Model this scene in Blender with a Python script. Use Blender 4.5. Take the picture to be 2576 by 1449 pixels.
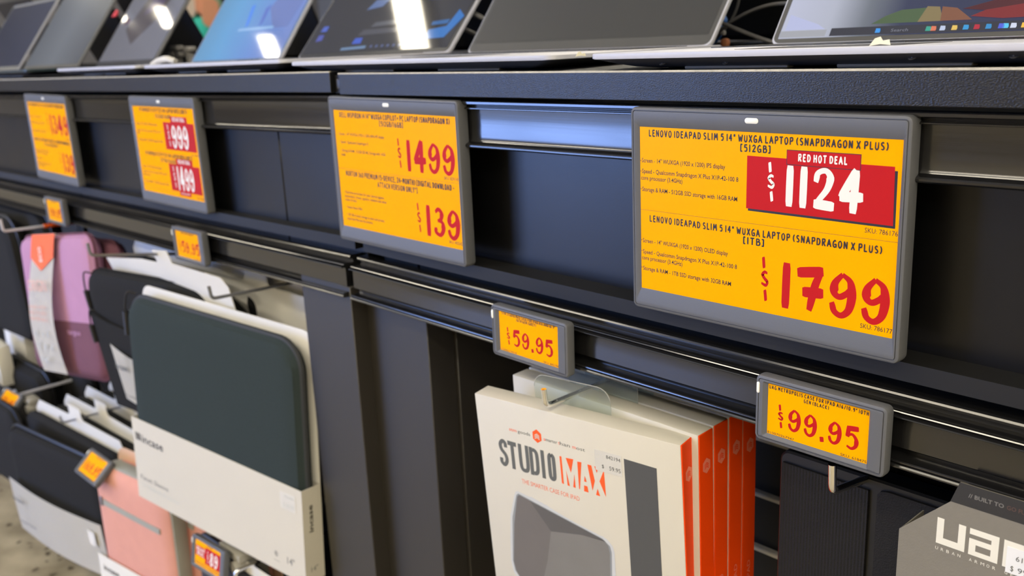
import bpy, bmesh, math, random
from mathutils import Matrix, Vector

# ------------------------------------------------------------------ clean
for o in list(bpy.data.objects):
    bpy.data.objects.remove(o, do_unlink=True)
SC = bpy.context.scene
COL = SC.collection
R = math.radians
random.seed(7)

# ------------------------------------------------------------------ camera
cam_data = bpy.data.cameras.new('camera')
cam = bpy.data.objects.new('camera', cam_data)
COL.objects.link(cam)
SC.camera = cam
CAM_POS = Vector((0.4477782, -0.52735467, 0.9184997))
YAW, PITCH, ROLL = 0.83352, -0.26699, -0.0456
fw = Vector((-math.sin(YAW) * math.cos(PITCH), math.cos(YAW) * math.cos(PITCH), math.sin(PITCH)))
rt = Vector((math.cos(YAW), math.sin(YAW), 0))
up = rt.cross(fw)
r2 = rt * math.cos(ROLL) + up * math.sin(ROLL)
u2 = -rt * math.sin(ROLL) + up * math.cos(ROLL)
m3 = Matrix((r2, u2, -fw)).transposed()
cam.matrix_world = Matrix.Translation(CAM_POS) @ m3.to_4x4()
cam_data.sensor_width = 36.0
cam_data.sensor_fit = 'HORIZONTAL'
cam_data.lens = 36.0 * 2403.71 / 2576.0
cam_data.clip_start = 0.02
cam_data.dof.use_dof = True
cam_data.dof.focus_distance = 0.62
cam_data.dof.aperture_fstop = 9.0

# ------------------------------------------------------------------ view
SC.view_settings.view_transform = 'Standard'
SC.view_settings.look = 'None'
SC.view_settings.gamma = 1.0
SC.view_settings.use_curve_mapping = False
SC.view_settings.exposure = 0.27

# ------------------------------------------------------------------ world: dim indoor fill
W = bpy.data.worlds.new('world')
SC.world = W
W.use_nodes = True
W.node_tree.nodes['Background'].inputs[0].default_value = (0.75, 0.85, 1.0, 1)
W.node_tree.nodes['Background'].inputs[1].default_value = 0.4

LAMP_STRENGTH = 21.5
WINDOW_STRENGTH = 11.0

# ------------------------------------------------------------------ materials
def lin(c):
    def f(v):
        v /= 255.0
        return v / 12.92 if v <= 0.04045 else ((v + 0.055) / 1.055) ** 2.4
    return (f(c[0]), f(c[1]), f(c[2]), 1.0)

def mat(name, col, rough=0.5, metal=0.0, spec=0.5, var=0.06, vscale=40.0, bump=0.0, bscale=400.0,
        bdist=0.0004, stretch=None, coat=0.0, bump_kind='noise', rvar=0.0, sheen=0.0):
    m = bpy.data.materials.new(name)
    m.use_nodes = True
    nt = m.node_tree
    b = nt.nodes['Principled BSDF']
    b.inputs['Roughness'].default_value = rough
    b.inputs['Metallic'].default_value = metal
    b.inputs['Specular IOR Level'].default_value = spec
    b.inputs['Coat Weight'].default_value = coat
    b.inputs['Sheen Weight'].default_value = sheen
    tc = nt.nodes.new('ShaderNodeTexCoord')
    mp = nt.nodes.new('ShaderNodeMapping')
    if stretch:
        mp.inputs['Scale'].default_value = stretch
    nt.links.new(tc.outputs['Object'], mp.inputs[0])
    n = nt.nodes.new('ShaderNodeTexNoise')
    n.inputs['Scale'].default_value = vscale
    n.inputs['Detail'].default_value = 3
    nt.links.new(mp.outputs[0], n.inputs['Vector'])
    mix = nt.nodes.new('ShaderNodeMix')
    mix.data_type = 'RGBA'
    c = lin(col)
    mix.inputs[6].default_value = tuple(max(0, v * (1 - var)) for v in c[:3]) + (1,)
    mix.inputs[7].default_value = tuple(min(1, v * (1 + var)) for v in c[:3]) + (1,)
    nt.links.new(n.outputs['Fac'], mix.inputs[0])
    nt.links.new(mix.outputs[2], b.inputs['Base Color'])
    if rvar:
        mr = nt.nodes.new('ShaderNodeMapRange')
        mr.inputs[3].default_value = max(0.02, rough - rvar)
        mr.inputs[4].default_value = rough + rvar
        nt.links.new(n.outputs['Fac'], mr.inputs[0])
        nt.links.new(mr.outputs[0], b.inputs['Roughness'])
    if bump:
        if bump_kind == 'voronoi':
            t = nt.nodes.new('ShaderNodeTexVoronoi')
            t.inputs['Scale'].default_value = bscale
            out = t.outputs['Distance']
        else:
            t = nt.nodes.new('ShaderNodeTexNoise')
            t.inputs['Scale'].default_value = bscale
            t.inputs['Detail'].default_value = 2
            out = t.outputs['Fac']
        nt.links.new(mp.outputs[0], t.inputs['Vector'])
        bp = nt.nodes.new('ShaderNodeBump')
        bp.inputs['Strength'].default_value = bump
        bp.inputs['Distance'].default_value = bdist
        nt.links.new(out, bp.inputs['Height'])
        nt.links.new(bp.outputs[0], b.inputs['Normal'])
    return m

def emit(name, col, strength):
    m = bpy.data.materials.new(name)
    m.use_nodes = True
    nt = m.node_tree
    b = nt.nodes['Principled BSDF']
    b.inputs['Base Color'].default_value = (0.02, 0.02, 0.02, 1)
    b.inputs['Roughness'].default_value = 0.05
    b.inputs['Emission Color'].default_value = lin(col)
    b.inputs['Emission Strength'].default_value = strength
    return m

def screen_gradient(name, stops, axis='X', strength=1.0, rough=0.08, wave=0.0):
    """emissive screen: colour ramp along an object axis, slightly warped"""
    m = bpy.data.materials.new(name)
    m.use_nodes = True
    nt = m.node_tree
    b = nt.nodes['Principled BSDF']
    b.inputs['Base Color'].default_value = (0.012, 0.012, 0.014, 1)
    b.inputs['Roughness'].default_value = rough
    tc = nt.nodes.new('ShaderNodeTexCoord')
    sp = nt.nodes.new('ShaderNodeSeparateXYZ')
    src = tc.outputs['Generated']
    if wave:
        n = nt.nodes.new('ShaderNodeTexNoise')
        n.inputs['Scale'].default_value = 3.0
        nt.links.new(src, n.inputs['Vector'])
        ad = nt.nodes.new('ShaderNodeVectorMath')
        ad.operation = 'MULTIPLY_ADD'
        ad.inputs[1].default_value = (wave, wave, wave)
        nt.links.new(n.outputs['Color'], ad.inputs[0])
        nt.links.new(src, ad.inputs[2])
        src = ad.outputs[0]
    nt.links.new(src, sp.inputs[0])
    rp = nt.nodes.new('ShaderNodeValToRGB')
    el = rp.color_ramp.elements
    el[0].position, el[0].color = stops[0][0], lin(stops[0][1])
    el[1].position, el[1].color = stops[-1][0], lin(stops[-1][1])
    for p, c in stops[1:-1]:
        e = el.new(p)
        e.color = lin(c)
    nt.links.new(sp.outputs[axis], rp.inputs[0])
    nt.links.new(rp.outputs[0], b.inputs['Emission Color'])
    b.inputs['Emission Strength'].default_value = strength
    return m

M = {}
M['worktop'] = mat('worktop_black_grain', (14, 14, 16), 0.29, bump=0.7, bscale=1300, bdist=0.0005, stretch=(0.55, 1, 1.2), var=0.1)
M['worn'] = mat('worn_pale_edge', (190, 186, 172), 0.7, var=0.35, vscale=160, bump=0.6, bscale=500)
M['fascia'] = mat('fascia_black', (9, 9, 11), 0.32, spec=.42, bump=0.10, bscale=700, var=0.12, vscale=12, rvar=0.05)
M['rail'] = mat('rail_glossy_black', (24, 24, 25), 0.14, var=0.25, vscale=60, stretch=(0.03, 1, 6), rvar=0.07, bump=0.03, bscale=160, spec=0.9)
M['post'] = mat('post_dark_grey', (48, 45, 41), 0.42, var=0.06, vscale=8)
M['void'] = mat('recess_black', (12, 12, 13), 0.6)
M['slat'] = mat('slat_metal', (224, 220, 214), 0.35)
M['bezel'] = mat('tag_grey_plastic', (92, 94, 99), 0.48, bump=0.12, bscale=1500, var=0.03)
M['groove'] = mat('tag_groove', (40, 41, 45), 0.6)
M['yellow'] = mat('tag_screen_yellow', (255, 172, 0), 0.28, var=0.02, spec=0.03)
M['ink'] = mat('ink_black', (30, 22, 18), 0.5)
M['red'] = mat('ink_red', (186, 22, 24), 0.5, var=0.03, spec=.15)
M['white_ink'] = mat('ink_white', (232, 232, 226), 0.45)
M['led'] = mat('led_lens', (240, 241, 234), 0.3)
M['chrome'] = mat('chrome_wire', (240, 240, 238), 0.06, metal=1.0, var=0.02)
M['white_card'] = mat('white_card', (230, 228, 220), 0.55, var=0.03, vscale=12)
M['box_white'] = mat('box_white', (206, 202, 189), 0.5, var=0.02, vscale=20)
M['orange'] = mat('box_orange', (238, 70, 6), 0.5, var=0.05, vscale=30, spec=.15)
M['orange_print'] = mat('print_orange', (246, 92, 30), 0.5)
M['salmon'] = mat('print_salmon', (236, 128, 104), 0.5)
M['grey_print'] = mat('print_grey', (95, 98, 98), 0.5)
M['strip'] = mat('print_charcoal', (78, 79, 80), 0.5, var=0.02)
M['facet_a'] = mat('print_facet_left', (108, 105, 105), 0.4)
M['facet_b'] = mat('print_facet_top', (92, 91, 92), 0.4)
M['facet_c'] = mat('print_facet_right', (122, 121, 120), 0.4)
M['clear_rim'] = mat('print_clear_rim', (196, 200, 204), 0.4)
M['clear_rim_dark'] = mat('print_clear_rim_shade', (140, 146, 152), 0.4)
M['pale_print'] = mat('print_pale', (196, 200, 196), 0.5)
M['sleeve_green'] = mat('sleeve_slate_fabric', (47, 57, 58), 0.9, bump=0.5, bscale=1600, var=0.22, vscale=900, spec=.2)
M['sleeve_black'] = mat('sleeve_black_fabric', (27, 27, 27), 0.85, bump=0.4, bscale=900, var=0.15, vscale=400, spec=.25)
M['piping'] = mat('sleeve_piping', (44, 47, 50), 0.7, bump=0.3, bscale=900)
M['purple'] = mat('sleeve_mauve_fabric', (180, 132, 166), 0.8, bump=0.3, bscale=700, var=0.06)
M['plum'] = mat('sleeve_plum_fabric', (110, 66, 82), 0.8, bump=0.3, bscale=700, var=0.08)
M['pink'] = mat('sleeve_pink_fabric', (216, 156, 140), 0.85, bump=0.4, bscale=900, var=0.06)
M['zip_grey'] = mat('zip_grey_tape', (158, 160, 152), 0.7, bump=0.5, bscale=900)
M['peach_card'] = mat('peach_card', (226, 190, 160), 0.6)
M['pull'] = mat('zip_pull_black', (24, 24, 26), 0.45)
M['band_orange'] = mat('band_orange', (255, 104, 26), 0.5)
M['kraft_grey'] = mat('carton_grey', (122, 118, 108), 0.6, bump=0.25, bscale=800, var=0.05, vscale=200)
M['carton_black'] = mat('carton_black', (42, 41, 40), 0.6, bump=0.2, bscale=700)
M['carton_print'] = mat('carton_print_cream', (226, 224, 212), 0.55)
M['folio'] = mat('folio_black_weave', (26, 25, 24), 0.7, bump=0.5, bscale=900, bdist=0.0004, bump_kind='voronoi', spec=.3)
M['folio_rim'] = mat('folio_rim', (14, 14, 15), 0.4)
M['sticker'] = mat('price_sticker', (226, 228, 230), 0.5)
M['clip'] = mat('clear_clip', (168, 166, 156), 0.3, coat=0.3)
M['silver'] = mat('laptop_silver', (200, 203, 216), 0.42, metal=0.0, var=0.02)
M['steel'] = mat('laptop_steel', (130, 132, 138), 0.36, metal=0.4, var=0.02)
M['navy'] = mat('laptop_teal_grey', (44, 62, 70), 0.35)
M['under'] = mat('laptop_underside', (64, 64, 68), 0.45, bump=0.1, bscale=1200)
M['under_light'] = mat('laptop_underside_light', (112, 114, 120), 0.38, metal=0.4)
M['lid_black'] = mat('laptop_lid_black', (26, 27, 31), 0.35)
M['bezel_black'] = mat('screen_bezel', (38, 39, 41), 0.3)
M['bezel_grey'] = mat('screen_bezel_grey', (84, 84, 82), 0.4)
M['scr_off'] = mat('screen_matte_off', (62, 62, 60), 0.36, spec=0.7, var=0.02)
M['scr_off_pale'] = mat('screen_matte_pale', (84, 88, 96), 0.30, spec=0.8)
M['scr_gloss'] = mat('screen_gloss_off', (30, 31, 36), 0.03, spec=0.7, var=0.02)
M['scr_navy'] = mat('screen_navy', (26, 31, 52), 0.25)
M['rubber'] = mat('rubber_foot_grey', (120, 118, 112), 0.7)
M['key'] = mat('keyboard_key', (150, 150, 150), 0.4)
M['cable_grey'] = mat('cable_grey', (92, 92, 94), 0.45)
M['cable_black'] = mat('cable_black', (22, 22, 24), 0.4)
M['cable_white'] = mat('cable_white', (214, 212, 204), 0.4)
M['paper'] = mat('torn_paper', (226, 224, 206), 0.7)

# clear plastic
def clear(name, tint=(240, 244, 242), rough=0.05):
    m = bpy.data.materials.new(name)
    m.use_nodes = True
    nt = m.node_tree
    b = nt.nodes['Principled BSDF']
    tr = nt.nodes.new('ShaderNodeBsdfTransparent')
    tr.inputs[0].default_value = lin(tint)
    mx = nt.nodes.new('ShaderNodeMixShader')
    mx.inputs[0].default_value = 0.09
    b.inputs['Base Color'].default_value = lin((200, 204, 202))
    b.inputs['Roughness'].default_value = rough
    nt.links.new(tr.outputs[0], mx.inputs[1])
    nt.links.new(b.outputs[0], mx.inputs[2])
    nt.links.new(mx.outputs[0], nt.nodes['Material Output'].inputs[0])
    return m
M['clear'] = clear('clear_plastic')
M['clear_edge'] = mat('clear_plastic_edge', (176, 178, 174), 0.2)

# ------------------------------------------------------------------ mesh helpers
def new_bm():
    return bmesh.new()

def finish(bm, name, m, parent=None, mx=None, smooth=True, angle=40):
    bmesh.ops.recalc_face_normals(bm, faces=bm.faces) if name in RECALC else None
    me = bpy.data.meshes.new(name)
    bm.to_mesh(me)
    bm.free()
    if smooth and len(me.polygons):
        me.polygons.foreach_set('use_smooth', [True] * len(me.polygons))
        me.set_sharp_from_angle(angle=R(angle))
    me.materials.append(m)
    ob = bpy.data.objects.new(name, me)
    COL.objects.link(ob)
    if parent:
        ob.parent = parent
    if mx is not None:
        ob.matrix_basis = mx
    return ob
RECALC = set()

def thing(name, label, cat, mx=None, group=None):
    o = bpy.data.objects.new(name, None)
    o.empty_display_size = 0.02
    COL.objects.link(o)
    if mx is not None:
        o.matrix_basis = mx
    o['label'] = label
    o['category'] = cat
    if group:
        o['group'] = group
    return o

def tag_thing(o, label, cat, group=None):
    o['label'] = label
    o['category'] = cat
    if group:
        o['group'] = group
    return o

def structure(o):
    o['kind'] = 'structure'
    return o

def pose(pos, yaw=0, tilt=0, roll=0):
    return (Matrix.Translation(Vector(pos)) @ Matrix.Rotation(R(yaw), 4, 'Z')
            @ Matrix.Rotation(R(tilt), 4, 'X') @ Matrix.Rotation(R(roll), 4, 'Y'))

def add_box(bm, x0, x1, y0, y1, z0, z1, bev=0.0, seg=2, mx=None):
    r = bmesh.ops.create_cube(bm, size=1.0)
    vs = r['verts']
    for v in vs:
        v.co = Vector((x0 + (v.co.x + .5) * (x1 - x0), y0 + (v.co.y + .5) * (y1 - y0), z0 + (v.co.z + .5) * (z1 - z0)))
    if bev > 0:
        es = list({e for v in vs for e in v.link_edges})
        rr = bmesh.ops.bevel(bm, geom=es, offset=bev, segments=seg, profile=0.5, affect='EDGES')
        vs = list({v for f in rr['faces'] for v in f.verts} | {v for v in vs if v.is_valid})
    if mx is not None:
        for v in vs:
            v.co = mx @ v.co
    return vs

def rrect(x0, x1, z0, z1, r, n=5):
    pts = []
    r = max(min(r, (x1 - x0) / 2 - 1e-5, (z1 - z0) / 2 - 1e-5), 1e-5)
    for cx, cz, a0 in ((x1 - r, z1 - r, 0), (x0 + r, z1 - r, 90), (x0 + r, z0 + r, 180), (x1 - r, z0 + r, 270)):
        for k in range(n + 1):
            a = R(a0 + 90.0 * k / n)
            pts.append((cx + r * math.cos(a), cz + r * math.sin(a)))
    return pts

def add_loops(bm, loops, cap0=True, cap1=True):
    """loops: list of lists of 3D points of equal length; first is the back"""
    rings = [[bm.verts.new(p) for p in L] for L in loops]
    n = len(rings[0])
    for a, b in zip(rings, rings[1:]):
        for i in range(n):
            j = (i + 1) % n
            try:
                bm.faces.new((a[i], a[j], b[j], b[i]))
            except ValueError:
                pass
    if cap0:
        bm.faces.new(list(reversed(rings[0])))
    if cap1:
        bm.faces.new(rings[-1])
    return rings

def xz(L, y):
    return [(p[0], y, p[1]) for p in L]

def add_plate(bm, outline, y0, y1):
    """outline in x,z (ccw seen from the front, -y); y0 front, y1 back"""
    add_loops(bm, [xz(outline, y1), xz(outline, y0)])

def add_tube(bm, pts, r, n=10, caps=True):
    pts = [Vector(p) for p in pts]
    loops = []
    prev = None
    for i, p in enumerate(pts):
        if i == 0:
            t = pts[1] - p
        elif i == len(pts) - 1:
            t = p - pts[i - 1]
        else:
            t = (pts[i + 1] - p).normalized() + (p - pts[i - 1]).normalized()
        t.normalize()
        if prev is None:
            a = Vector((0, 0, 1)) if abs(t.z) < 0.9 else Vector((1, 0, 0))
            nrm = t.cross(a).normalized()
        else:
            nrm = (prev - t * prev.dot(t)).normalized()
        prev = nrm
        bn = t.cross(nrm)
        rr = r[i] if isinstance(r, (list, tuple)) else r
        loops.append([p + (nrm * math.cos(2 * math.pi * k / n) + bn * math.sin(2 * math.pi * k / n)) * rr for k in range(n)])
    add_loops(bm, loops, caps, caps)

def smooth_path(ctrl, n=8):
    c = [Vector(p) for p in ctrl]
    c = [c[0] * 2 - c[1]] + c + [c[-1] * 2 - c[-2]]
    out = []
    for i in range(1, len(c) - 2):
        for k in range(n):
            t = k / n
            p0, p1, p2, p3 = c[i - 1], c[i], c[i + 1], c[i + 2]
            out.append(0.5 * ((2 * p1) + (p2 - p0) * t + (2 * p0 - 5 * p1 + 4 * p2 - p3) * t * t + (3 * p1 - p0 - 3 * p2 + p3) * t ** 3))
    out.append(c[-2])
    return out

def bent_path(pts, rad, n=5):
    """polyline with rounded corners"""
    P = [Vector(p) for p in pts]
    out = [P[0]]
    for a, b, c in zip(P, P[1:], P[2:]):
        d1 = (a - b).normalized()
        d2 = (c - b).normalized()
        s, e = b + d1 * rad, b + d2 * rad
        for k in range(n + 1):
            t = k / n
            out.append(s.lerp(b, t).lerp(b.lerp(e, t), t))
    out.append(P[-1])
    return out

def extrude_profile(bm, prof, x0, x1):
    """closed (y,z) profile swept along x"""
    add_loops(bm, [[(x0, y, z) for y, z in prof], [(x1, y, z) for y, z in prof]])
    bmesh.ops.recalc_face_normals(bm, faces=bm.faces)

def slope_bm(bm, xp, s):
    for v in bm.verts:
        v.co.z += (v.co.x - xp) * s

# ------------------------------------------------------------------ lettering
_meas = {}
def font_mesh(s, bold=0.0, res=2):
    cu = bpy.data.curves.new('glyphs', 'FONT')
    cu.body = s
    cu.resolution_u = res
    cu.offset = bold
    ob = bpy.data.objects.new('glyphs', cu)
    COL.objects.link(ob)
    dg = bpy.context.evaluated_depsgraph_get()
    me = ob.evaluated_get(dg).to_mesh()
    vs = [v.co.copy() for v in me.vertices]
    fs = [tuple(p.vertices) for p in me.polygons]
    ob.evaluated_get(dg).to_mesh_clear()
    bpy.data.objects.remove(ob, do_unlink=True)
    bpy.data.curves.remove(cu)
    return vs, fs

def cap_height():
    if 'H' not in _meas:
        vs, _ = font_mesh('H')
        _meas['H'] = max(v.y for v in vs)
    return _meas['H']

def put_text(bm, items, y=0.0, mx=None):
    """items: (string, x0, x1 or None, z baseline, cap height[, bold]) in metres, facing -y"""
    for it in items:
        s, x0, x1, zb, cap = it[:5]
        bold = it[5] if len(it) > 5 else 0.0
        vs, fs = font_mesh(s, bold)
        if not vs:
            continue
        k = cap / cap_height()
        a, b = min(v.x for v in vs), max(v.x for v in vs)
        kx = k if x1 is None else (x1 - x0) / (b - a)
        nv = []
        for v in vs:
            p = Vector((x0 + (v.x - a) * kx, y, zb + v.y * k))
            nv.append(bm.verts.new(mx @ p if mx is not None else p))
        for f in fs:
            try:
                bm.faces.new([nv[i] for i in f])
            except ValueError:
                pass

# brush lettering: strokes per glyph, 'l' straight polyline, 'c' smooth curve; cell height 1
G = {
 'A': (.58, 'l0,0 .27,1 .58,0|l.1,.33 .48,.36'), 'B': (.52, 'l.06,0 .06,1|c.06,.98 .4,.92 .38,.62 .08,.52|c.08,.52 .5,.5 .48,.1 .05,.02'),
 'C': (.52, 'c.5,.84 .3,.99 .09,.76 .03,.45 .12,.1 .32,.01 .52,.16'), 'D': (.55, 'l.06,0 .06,1|c.05,.98 .38,.9 .53,.52 .38,.1 .04,.02'),
 'E': (.46, 'l.44,.98 .06,.98 .06,.02 .45,.02|l.06,.52 .38,.54'), 'F': (.46, 'l.46,.98 .06,.98 .06,0|l.06,.5 .38,.53'),
 'G': (.54, 'c.5,.86 .3,.99 .09,.76 .03,.45 .12,.1 .32,.01 .5,.14|l.28,.42 .53,.44 .52,.03'), 'H': (.54, 'l.06,0 .06,1|l.5,0 .5,1|l.06,.5 .5,.54'),
 'I': (.12, 'l.06,0 .06,1'), 'J': (.44, 'c.4,1 .4,.3 .3,.02 .04,.12'), 'K': (.54, 'l.06,0 .06,1|l.5,1 .08,.48 .52,0'),
 'L': (.44, 'l.06,1 .06,.02 .44,.04'), 'M': (.7, 'l.04,0 .12,1 .35,.35 .58,1 .66,0'), 'N': (.56, 'l.05,0 .06,1 .5,.02 .52,1'),
 'O': (.56, 'c.28,.99 .07,.78 .04,.4 .16,.05 .34,.02 .5,.3 .51,.7 .36,.96 .26,.99'), 'P': (.5, 'l.06,0 .06,1|c.06,.98 .44,.95 .44,.55 .08,.46'),
 'Q': (.58, 'c.28,.99 .07,.78 .04,.4 .16,.05 .34,.02 .5,.3 .51,.7 .36,.96 .26,.99|l.34,.25 .56,-.05'), 'R': (.54, 'l.06,0 .06,1|c.06,.98 .44,.95 .42,.58 .08,.5|l.2,.5 .52,0'),
 'S': (.48, 'c.44,.86 .26,.99 .07,.83 .12,.6 .34,.46 .45,.24 .3,.03 .03,.1'), 'T': (.52, 'l0,.97 .52,1|l.27,.98 .25,0'), 'U': (.54, 'c.06,1 .05,.3 .2,.02 .4,.06 .49,.35 .5,1'),
 'V': (.54, 'l.02,1 .27,.02 .52,1'), 'W': (.74, 'l.02,1 .18,.02 .37,.72 .55,.02 .72,1'), 'X': (.54, 'l.02,0 .52,1|l.03,1 .52,0'),
 'Y': (.52, 'l.02,1 .27,.46 .5,1|l.27,.48 .25,0'), 'Z': (.5, 'l.03,.98 .48,.98 .03,.02 .5,.03'),
 '0': (.52, 'c.26,.99 .07,.78 .04,.4 .16,.05 .32,.02 .46,.3 .48,.7 .34,.96 .24,.99'), '1': (.14, 'l.07,0 .07,1'),
 '2': (.5, 'c.05,.74 .2,.97 .42,.9 .44,.66 .22,.3 .04,.04|l.04,.04 .5,.07'), '3': (.48, 'c.05,.88 .3,.98 .42,.78 .32,.58 .16,.53|c.16,.54 .42,.48 .45,.2 .25,.01 .03,.12'),
 '4': (.52, 'l.34,1 .03,.34 .5,.36|l.36,.98 .35,0'), '5': (.48, 'l.44,.98 .1,.95 .07,.56|c.07,.56 .34,.62 .45,.34 .34,.05 .04,.06'),
 '6': (.5, 'c.4,.98 .14,.7 .05,.35 .16,.04 .38,.06 .45,.3 .34,.52 .08,.4'), '7': (.5, 'l.03,.96 .47,.99 .2,0'), '8': (.5, 'c.26,.98 .08,.84 .14,.6 .38,.44 .44,.18 .26,.01 .06,.16 .14,.44 .38,.64 .42,.86 .24,.98'),
 '9': (.5, 'c.44,.64 .2,.46 .06,.66 .2,.96 .42,.86 .46,.5 .36,.12 .1,.02'),
 '(': (.24, 'c.22,1.05 .06,.7 .06,.3 .22,-.06'), ')': (.24, 'c.02,1.05 .18,.7 .18,.3 .02,-.06'), '[': (.26, 'l.26,1 .05,1 .05,0 .26,0'), ']': (.26, 'l0,1 .21,1 .21,0 0,0'),
 '"': (.24, 'l.06,1 .05,.72|l.19,1 .18,.72'), '-': (.34, 'l.03,.45 .31,.47'), '+': (.4, 'l.03,.46 .37,.48|l.2,.25 .2,.7'), '/': (.4, 'l.03,-.05 .37,1.03'),
 '.': (.14, 'l.03,.05 .11,.06'), ',': (.14, 'l.09,.08 .03,-.1'), ':': (.14, 'l.03,.2 .11,.2|l.03,.7 .11,.7'), '*': (.24, 'l.04,.7 .2,.95|l.04,.95 .2,.7'), '$': (.5, 'c.44,.8 .26,.9 .08,.78 .14,.58 .34,.46 .44,.26 .28,.1 .04,.18|l.25,1.05 .25,-.05'),
}
# fat brush digits of the prices
GP = {
 '0': (.66, 'c.33,.97 .1,.75 .07,.4 .2,.06 .42,.04 .58,.35 .57,.72 .42,.94 .3,.98'), '1': (.26, 'l.12,.0 .14,.98'),
 '2': (.66, 'c.06,.66 .14,.9 .4,.97 .56,.8 .46,.5 .2,.22 .08,.1|l.06,.09 .66,.06'), '3': (.6, 'c.1,.84 .3,.95 .48,.82 .42,.62 .22,.54|c.22,.55 .5,.5 .54,.25 .36,.06 .1,.12 .07,.3'),
 '4': (.72, 'l.5,.99 .07,.36|l.05,.34 .72,.37|l.52,.99 .46,.0'), '5': (.68, 'l.66,.95 .2,.9|l.18,.94 .12,.56|c.1,.56 .38,.66 .6,.46 .58,.18 .36,.03 .1,.1'),
 '6': (.64, 'c.5,.97 .2,.7 .08,.38 .2,.06 .46,.08 .56,.32 .42,.54 .12,.42'), '7': (.74, 'l.03,.86 .7,.95|c.7,.95 .52,.6 .36,.0|l.2,.42 .72,.45'), '8': (.62, 'c.32,.96 .12,.82 .18,.6 .46,.44 .54,.2 .32,.03 .1,.18 .18,.44 .46,.64 .5,.86 .3,.96'),
 '9': (.68, 'c.34,.97 .14,.76 .12,.54 .26,.45 .46,.54 .58,.66|c.34,.97 .56,.82 .62,.5 .54,.18 .34,.03 .14,.1 .05,.3'),
 '.': (.2, 'l.04,.02 .16,.04'), '$': (.42, 'l.13,1.0 .17,.80|c.37,.65 .22,.67 .10,.60 .22,.51 .36,.44 .28,.35 .04,.39|l.25,.20 .30,.0'),
}

def glyph_strokes(txt):
    out = []
    for part in txt.split('|'):
        kind = part[0]
        pts = [tuple(float(v) for v in p.split(',')) for p in part[1:].split()]
        out.append((kind, pts))
    return out

def put_brush(bm, s, x0, x1, zb, cap, pen, y=0.0, price=False, gap=0.14, space=0.3, slant=0.0, mx=None, wob=0.0):
    """hand-lettered caps made of flat ribbons; pen in fractions of cap height"""
    table = GP if price else G
    pen *= 1.0
    adv = 0.0
    lay = []
    for ch in s:
        if ch == ' ':
            adv += space
            continue
        w, d = table[ch]
        lay.append((ch, adv, d, w))
        adv += w + gap + (pen if not price else pen * 0.55)
    total = adv - gap - pen * (1 if not price else .55) + pen
    kx = (x1 - x0) / total
    cnt = 0
    rng = random.Random(len(s) * 31 + int(cap * 1e5))
    for ch, off, d, w in lay:
        dz = (rng.random() - .5) * wob
        for kind, pts in glyph_strokes(d):
            pw = pen
            if price and ch == '$':
                pw = pen * 0.62
            hw = pw * 0.5
            def emit_strip(P, taper):
                nonlocal cnt
                n = len(P)
                L, Rr = [], []
                for i in range(n):
                    a = Vector(P[max(0, i - 1)])
                    b = Vector(P[min(n - 1, i + 1)])
                    t = (b - a)
                    if t.length < 1e-9:
                        t = Vector((1, 0))
                    t.normalize()
                    nn = Vector((-t.y, t.x))
                    f = i / (n - 1)
                    ww = hw * (1 - taper * (abs(2 * f - 1) ** 3))
                    # a broad brush: strokes running sideways come out thinner
                    ww *= 1.08 - 0.52 * abs(t.x) if price and kind == 'c' else 1.0
                    p = Vector(P[i])
                    L.append(p + nn * ww)
                    Rr.append(p - nn * ww)
                yy = y - cnt * 2.5e-6
                cnt += 1
                def tr(p):
                    q = Vector((x0 + (off + pen * .5 + p.x + slant * p.y) * kx, yy, zb + (p.y + dz) * cap))
                    return mx @ q if mx is not None else q
                vl = [bm.verts.new(tr(p)) for p in L]
                vr = [bm.verts.new(tr(p)) for p in Rr]
                for i in range(n - 1):
                    bm.faces.new((vr[i], vr[i + 1], vl[i + 1], vl[i]))
            if kind == 'c':
                P = [(p.x, p.y) for p in smooth_path([(a, b, 0) for a, b in pts], 6)]
                emit_strip(P, 0.35)
            else:
                for a, b in zip(pts, pts[1:]):
                    A, B = Vector(a), Vector(b)
                    t = (B - A)
                    if t.length > 1e-6:
                        t.normalize()
                    e = hw * 0.45
                    A2, B2 = A - t * e, B + t * e
                    emit_strip([tuple(A2.lerp(B2, q)) for q in (0, .12, .5, .88, 1)], 0.22)

def put_poly(bm, pts, y=0.0, mx=None):
    vs = [bm.verts.new(mx @ Vector((p[0], y, p[1])) if mx is not None else Vector((p[0], y, p[1]))) for p in pts]
    f = bm.faces.new(vs)
    f.normal_update()
    return f

def mm(pts):
    return [(a / 1000.0, b / 1000.0) for a, b in pts]

# ================================================================== ROOM
def plane_obj(name, corners, m):
    bm = new_bm()
    bm.faces.new([bm.verts.new(c) for c in corners])
    return structure(finish(bm, name, m, smooth=False))

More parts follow.
